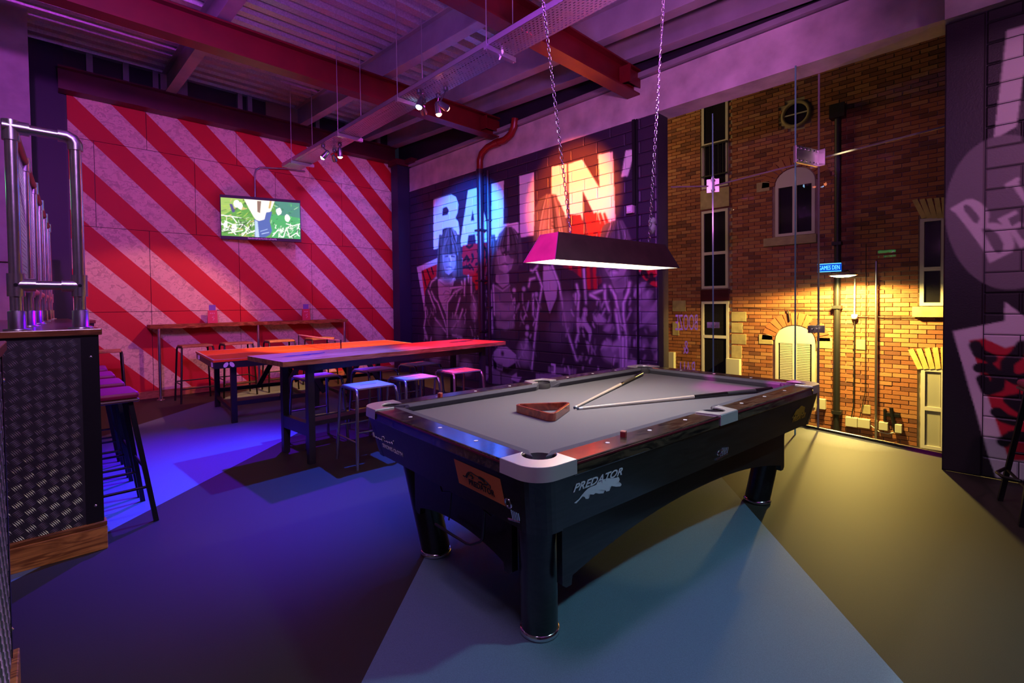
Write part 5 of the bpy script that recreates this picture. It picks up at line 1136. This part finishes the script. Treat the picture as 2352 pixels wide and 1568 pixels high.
# ------------------------------------------------------------------ spotlights under the tray
M_can = mat('spot_body', (.16, .16, .18), .3, .8)
def can(px, py, z, aim, color, lens, power, angle, label, blend=.35, lensstr=40):
    p = Vector((px, py, z)); t = thing('spotlight', label, 'spotlight', (p.x, p.y, TRZ-.004), 0, 'spotlights under the cable tray')
    d = (Vector(aim)-p).normalized(); back = p-d*.09
    top = Vector((p.x, p.y, TRZ-.004))
    MB().cyl(top, top-Vector((0, 0, .03)), .025, 12).cyl(top-Vector((0, 0, .03)), back, .007, 8).build('stem', M_can, t, world=True)
    MB().tube([back-d*.02, back, p, p+d*.012], [.012, .026, .034, .036], 14).build('body', M_can, t, world=True)
    ml = mat('lens_'+label, (1, 1, 1), .3, emit=lens, estr=lensstr)
    MB().tube([p+d*.010, p+d*.022, p+d*.032, p+d*.038], [.031, .028, .018, .003], 12).build('lens', ml, t, world=True)
    spot('spot_light', p+d*.075, aim, color, power, angle, blend, .03)
can(2.76, 6.42, 3.34, (1.3, 8.3, .9), (1, .30, .25), (1, .75, .4), 230, 58, 'white-lit spotlight aimed at the striped wall, bar side head of its pair')
can(2.90, 6.22, 3.34, (3.3, 7.0, .76), (1, .40, .10), (1, .75, .4), 800, 58, 'white-lit spotlight aimed at the table tennis table')
can(2.95, 6.50, 3.36, (4.6, 8.9, 2.6), (.25, .12, 1), (.2, .3, 1), 160, 60, 'blue-lit spotlight beside the white-lit pair')
can(2.94, 4.32, 3.37, (5.45, 6.65, 2.75), (.0, .14, 1), (.35, .65, 1), 3800, 30, 'blue spotlight washing the first letters of the mural', .5)
can(2.77, 4.15, 3.34, (1.6, 4.0, 0), (.02, .075, 1), (.3, .55, 1), 2000, 58, 'blue spotlight aimed at the floor by the nearest stool', .95)
can(2.93, 3.92, 3.30, (5.45, 4.35, 2.85), (1, .13, .0), (1, .25, .1), 2300, 40, 'red spotlight washing the last letters of the mural', .6)
can(2.97, 4.10, 3.31, (3.45, 4.1, .7), (1, .02, .01), (1, .2, .08), 1300, 46, 'red spotlight aimed at the end of the high timber table', .5)
# ------------------------------------------------------------------ bar counter clad in tread plate
M_tread = mat('tread_plate', (.075, .07, .075), .45, .6, var=.12, vscale=20); M_bars = mat('tread_bars', (.42, .40, .40), .32, .8); M_corner = mat('blackened_angle', (.02, .019, .02), .42, .4)
M_top = wood('counter_top', srgb(92, 54, 30), srgb(140, 88, 50), 4, (1, 8, 8), .3, coat=.4); M_plinth = wood('scorched_plinth', srgb(120, 70, 26), srgb(196, 132, 60), 4, (1, 8, 8), .45)
def tread(parent, fn, u0, u1, v0, v1, pitch=.0455):     # five-bar raised pattern
    b = MB(); i = 0; v = v0+pitch/2
    while v < v1-.01:
        u = u0+pitch/2; j = 0
        while u < u1-.01:
            a = math.radians(32) if (i+j) % 2 == 0 else math.radians(32)+PI/2
            da = (math.cos(a), math.sin(a)); db = (-da[1], da[0])
            for k in range(5):
                o = (k-2)*.0078; c = (u+db[0]*o, v+db[1]*o); hl, hw = .0185, .0030
                if not (u0+.014 < c[0] < u1-.014 and v0+.014 < c[1] < v1-.014): continue
                P = [(c[0]-da[0]*hl, c[1]-da[1]*hl), (c[0]+db[0]*hw, c[1]+db[1]*hw), (c[0]+da[0]*hl, c[1]+da[1]*hl), (c[0]-db[0]*hw, c[1]-db[1]*hw)]
                top = [(c[0]-da[0]*hl*.6, c[1]-da[1]*hl*.6), (c[0]+da[0]*hl*.6, c[1]+da[1]*hl*.6)]
                b.add([fn(p[0], p[1], 0) for p in P]+[fn(p[0], p[1], .0030) for p in top], [(0, 1, 5, 4), (1, 2, 5), (2, 3, 4, 5), (3, 0, 4)])
            u += pitch; j += 1
        v += pitch; i += 1
    o = b.build('raised_bars', M_bars, parent, world=True, fix=False); o['kind'] = 'stuff'; return o
def counter(name, label, x0, x1, y0, y1, face, ZT=1.20):
    t = thing(name, label, 'counter', ((x0+x1)/2, (y0+y1)/2, 0))
    if face == 'front':
        MB().box(x0, x1-.075, y0, y0+.06, .13, ZT).build('plate', M_tread, t, world=True); tread(t, lambda u, v, h: (u, y0-h, v), x0, x1-.08, .135, ZT-.005)
        MB().box(x1-.075, x1, y0-.004, y0+.06, .13, ZT).build('steel_angle', M_corner, t, world=True)
        for z in (.25, ZT-.12): MB().lathe([(.008, 0), (.006, .004), (0, .005)], 10).build('bolt', M_chrome, t).matrix_local = Matrix.Translation(Vector((x1-.035, y0-.004, z))-t.location) @ Matrix.Rotation(PI/2, 4, 'X')
        MB().box(x0, x1+.012, y0-.022, y0+.06, 0, .13).build('plinth', M_plinth, t, world=True, bevel=.004); MB().box(x0, x1+.012, y0-.016, y0+.06, .13, .155).build('plinth_cap', M_plinth, t, world=True, bevel=.004)
        MB().box(x0, -.06 if x0 < -.1 else x1-.02, y0+.06, y1, 0, ZT).build('counter_body', M_corner, t, world=True)
    else:
        MB().box(x0, x1, y0, y1-.05, .13, ZT).build('plate', M_tread, t, world=True); tread(t, lambda u, v, h: (x1+h, u, v), max(y0, y1-.8), y1-.05, .135, ZT-.005)
        MB().box(x1-.06, x1+.004, y1-.05, y1, .0, ZT).build('steel_angle', M_corner, t, world=True)
        MB().box(x0, x1+.02, y0, y1+.012, 0, .13).build('plinth', M_plinth, t, world=True, bevel=.004)
        for z in (.22, ZT-.1): MB().lathe([(.008, 0), (.006, .004), (0, .005)], 10).build('bolt', M_chrome, t).matrix_local = Matrix.Translation(Vector((x1+.004, y1-.025, z))-t.location) @ Matrix.Rotation(PI/2, 4, 'Y')
    MB().box(x0, x1+.015, y0-.018, y1, ZT, ZT+.035).build('counter_top', M_top, t, world=True, bevel=.004)
    return t
bar = counter('bar_counter', 'bar counter end clad in tread plate with timber top, carrying the pipe rail', -.9, .232, 3.552, 7.9, 'front')
counter('bar_counter', 'low counter end in tread plate beyond the bar stools', .27, .42, 6.95, 7.5, 'front', 1.19)
counter('service_counter', 'tread plate counter beside the camera with scorched timber plinth', -1.2, -.10, .6, 2.47, 'side')
# ------------------------------------------------------------------ pipe rail on the bar
rail_ = thing('pipe_rail', 'galvanised pipe rail with wire mesh standing on the bar counter', 'railing', (-.085, 4.6, 1.235))
PZ = 2.30; PR = .026; RX = -.085; RX2 = .165; Y0 = 3.66
def post(x, y, zt):
    MB().cyl((x, y, 1.238), (x, y, zt), PR, 16).build('post', M_pipe, rail_, world=True)
    MB().lathe([(.055, 0), (.055, .008), (.036, .010), (.036, .10), (.027, .104)], 18, (x, y, 1.235)).build('base_flange', M_pipe, rail_, world=True)
ysr = [Y0+.82*i for i in range(6)]
RXf = lambda y: RX+.042*(y-Y0)      # the rail runs slightly out of line with the wall
for y in ysr: post(RXf(y), y, PZ-.03 if y > Y0 else PZ-.04)
post(RX2, Y0, PZ-.05)
MB().tube([(RX2, Y0, PZ-.07), (RX2, Y0, PZ-.035), (RX2-.012, Y0, PZ-.012), (RX2-.035, Y0, PZ), (RX2-.07, Y0, PZ)], .034, 16).build('elbow', M_pipe, rail_, world=True)
MB().cyl((RX, Y0, PZ), (RX2-.06, Y0, PZ), PR, 16).build('top_rail', M_pipe, rail_, world=True)
MB().cyl((RX, Y0, PZ-.07), (RX, Y0, PZ+.034), .035, 16).cyl((RX-.03, Y0, PZ), (RX+.07, Y0, PZ), .035, 16).build('corner_fitting', M_pipe, rail_, world=True)
MB().cyl((RX, Y0+.03, PZ), (RXf(ysr[-1]), ysr[-1], PZ), PR, 16).build('top_rail', mat('rail_red', srgb(110, 30, 45), .35, .5), rail_, world=True)
LR = 1.475
for (a, b) in (((RX, Y0, LR), (RX2, Y0, LR)), ((RX, Y0, LR), (RXf(ysr[-1]), ysr[-1], LR))): MB().cyl(a, b, PR*.92, 16).build('lower_rail', M_pipe, rail_, world=True)
for x in (RX, RX2):
    s = 1 if x == RX else -1
    MB().cyl((x, Y0, LR-.06), (x, Y0, LR+.06), .035, 16).cyl((x, Y0, LR), (x+s*.075, Y0, LR), .034, 16).build('tee', M_pipe, rail_, world=True)
    MB().cyl((x+.0, Y0-.038, LR+.0), (x, Y0-.03, LR), .009, 8).build('grub_screw', M_black, rail_, world=True)
for y in ysr[1:]: MB().cyl((RXf(y), y, PZ-.06), (RXf(y), y, PZ+.03), .034, 14).build('tee', M_pipe, rail_, world=True); MB().cyl((RXf(y), y, LR-.05), (RXf(y), y, LR+.05), .034, 14).build('tee', M_pipe, rail_, world=True)
for i in range(5):
    b = MB(); a0, a1 = ysr[i]+.03, ysr[i+1]-.03
    for k in range(33): yy = a0+(a1-a0)*k/32; b.box(RXf(yy)-.001, RXf(yy)+.001, yy-.001, yy+.001, LR+.02, PZ-.02)
    for k in range(33): zz_ = LR+.02+(PZ-.04-LR)*k/32; b.bar((RXf(a0), a0, zz_), (RXf(a1), a1, zz_), .002, .002)
    mm = b.build('mesh_panel', M_galv, rail_, world=True, fix=False); mm['kind'] = 'stuff'
# ------------------------------------------------------------------ cushioned bar stools
M_cus = mat('burgundy_cushion', (.36, .012, .07), .5, bump=.05, bscale=90); M_und = wood('stool_under', srgb(80, 52, 30), srgb(120, 82, 46), 5, (1, 6, 6), .4)
def bar_stool(loc, rz, label, grp='cushioned bar stools along the bar'):
    t = thing('bar_stool', label, 'stool', loc, rz, grp); Z = .76
    MB().box(-.17, .17, -.17, .17, Z, Z+.022).build('seat_board', M_und, t, bevel=.012)
    MB().box(-.168, .168, -.168, .168, Z+.022, Z+.065).build('cushion', M_cus, t, bevel=.018)
    for sx in (-1, 1):
        for sy in (-1, 1): MB().bar((sx*.225, sy*.225, 0), (sx*.125, sy*.125, Z), .026, .026, (0, 1, 0)).build('leg', M_bl, t)
    for k, z in ((.197, .22), (.18, .34)):
        for s in (-1, 1):
            if z < .3: MB().cyl((-k, s*k, z), (k, s*k, z), .009, 8).build('rung', M_bl, t)
            else: MB().cyl((s*k, -k, z), (s*k, k, z), .009, 8).build('rung', M_bl, t)
    return t
b0 = bar_stool((.265, 3.985, 0), .03, 'burgundy-cushioned bar stool right behind the tread plate bar end')
for y, lb in ((4.55, 'burgundy-cushioned bar stool, second along the bar from its tread plate end'), (5.12, 'burgundy-cushioned bar stool, third along the bar from its tread plate end'), (5.70, 'burgundy-cushioned bar stool at the far end of the bar')): dup(b0, (.255, y, 0), random.uniform(-.05, .05), lb)
bs2 = dup(b0, (4.36, -.235, 0), math.radians(12), 'black-legged stool by the painted pier with white and red carton'); bs2['group'] = 'stools by the pier'
MB().tube([(.15, .215, .24), (-.02, .29, .25), (-.15, .29, .26), (-.19, .22, .26)], .010, 8).build('foot_loop', M_bl, bs2)
# ------------------------------------------------------------------ pipes on the mural wall
xq = XM-.075
def wpx(a, b, x=None): return atx(a, b, x or xq)
pv = wpx(1102, 400)
dp = thing('drain_pipe', 'red drain pipe bending from under the roof and running down the mural', 'pipe', (xq, pv.y, 0))
pts = [wpx(*q) for q in ((1102, 392), (1102, 368), (1107, 352), (1120, 338), (1140, 328), (1160, 321), (1174, 308), (1181, 292), (1183, 272))]
M_rp = mat('red_pipe', srgb(122, 18, 20), .3); M_bp = mat('painted_pipe', (.03, .012, .02), .3)
MB().tube(pts, .055, 14).build('bend', M_rp, dp, world=True); MB().cyl((xq, pv.y, .02), tuple(pts[0]), .055, 14).build('downpipe', M_bp, dp, world=True)
MB().tube([wpx(1136, 330), wpx(1146, 326)], .064, 14).build('socket', M_rp, dp, world=True); MB().cyl((xq, pv.y, pts[0].z-.05), (xq, pv.y, pts[0].z+.02), .062, 14).build('socket', M_bp, dp, world=True)
for z in (.9, 1.75, 2.6): MB().box(xq-.07, XM, pv.y-.075, pv.y+.075, z-.015, z+.015).build('pipe_clip', M_bp, dp, world=True)
pv2 = wpx(1120, 400, XM-.05); z2_ = wpx(1120, 392, XM-.05).z
d2 = thing('drain_pipe', 'slim dark pipe beside the drain pipe on the mural', 'pipe', (XM-.05, pv2.y, 0)); MB().cyl((XM-.05, pv2.y, .02), (XM-.05, pv2.y, z2_), .028, 12).build('downpipe', M_bp, d2, world=True)
for z in (1.3, 2.75): MB().box(XM-.08, XM, pv2.y-.04, pv2.y+.04, z-.01, z+.01).build('pipe_clip', M_bp, d2, world=True)
a = atx(1455, 250, XM-.02); b = atx(1455, 470, XM-.02); c = atx(1448, 481, XM-.03)
cb = thing('alarm_box', 'small pale alarm box at the end of a black conduit beside the apostrophe', 'wall box', tuple(c))
MB().box(c.x-.03, XM-.003, c.y-.045, c.y+.045, c.z-.05, c.z+.05).build('box', mat('box_pink', (.6, .5, .52), .4), cb, world=True, bevel=.005); MB().box(c.x-.036, c.x-.03, c.y-.028, c.y+.028, c.z-.03, c.z+.03).build('button_plate', M_white, cb, world=True)
MB().box(XM-.03, XM-.003, a.y-.02, a.y+.02, c.z+.05, 3.66).build('conduit', M_black, cb, world=True)
a = atx(1463, 400, XM-.01); MB().box(XM-.014, XM-.003, a.y-.012, a.y+.012, .02, 3.66).build('conduit', M_black, cb, world=True)
# fire-exit sign hung behind the camera (its reflection shows in the glass), blue lit shop sign across the street
def mirror_from_pane(px, py, t):
    a, b = G[0], G[1]; n = Vector((b.y-a.y, a.x-b.x, 0)).normalized(); d = ray(px, py); h = CAM+d*((a-CAM).dot(n)/d.dot(n)); r = d-n*2*d.dot(n); return h+r.normalized()*t, r.normalized()
p, r = mirror_from_pane(2037, 582, 8.2)
ex = thing('exit_sign', 'green running-man exit sign reflected in the glass bay', 'sign', tuple(p), math.atan2(r.y, r.x)-PI/2)
MB().box(-.16, .16, 0, .03, -.08, .08).build('light_box', mat('exit_green', (.02, .4, .12), .4, emit=(.02, .75, .18), estr=9), ex, bevel=.004)
M_ew = mat('exit_white', (.9, .95, .9), .4, emit=(.8, 1, .85), estr=8)
MB().box(-.13, -.08, -.004, 0, -.05, .05).box(-.02, .05, -.004, 0, -.012, .012).build('pictogram', M_ew, ex)
MB().add([(.05, -.002, -.035), (.05, -.002, .035), (.10, -.002, 0)], [(0, 1, 2)]).build('pictogram', M_ew, ex, fix=False); MB().cyl((.0, .015, .08), (0, .015, 1.2), .006, 6).build('drop_rod', M_black, ex)
a, b, c, d = frect(1884, 1938, 606, 625)
gs = thing('lit_sign', 'small blue lit sign reading GAMES DEN on the building opposite', 'sign', (XF-.18, (a+b)/2, c))
MB().box(XF-.20, XF-.16, a, b, c, d).build('sign_box', mat('sign_blue', (.01, .05, .3), .4, emit=(.0, .10, .75), estr=.9), gs, world=True)
M_sb = mat('sign_letters', (.3, .6, 1), .4, emit=(.10, .55, 1), estr=2.2)
me = fit_text('GAMES DEN', (b-a)*.88, (d-c)*.5, extrude=.002); place(me, (XF-.203, b-(b-a)*.06, c+(d-c)*.25), (0, -1, 0), (0, 0, 1)); me.transform(Matrix.Translation(-gs.location)); mk('lettering', me, M_sb, gs)
MB().box(XF-.205, XF-.20, a, b, c, c+.012).box(XF-.205, XF-.20, a, b, d-.012, d).build('border', M_sb, gs, world=True)
MB().box(XF-.16, XF-.012, (a+b)/2-.02, (a+b)/2+.02, d-.05, d-.01).build('bracket', M_black, gs, world=True)
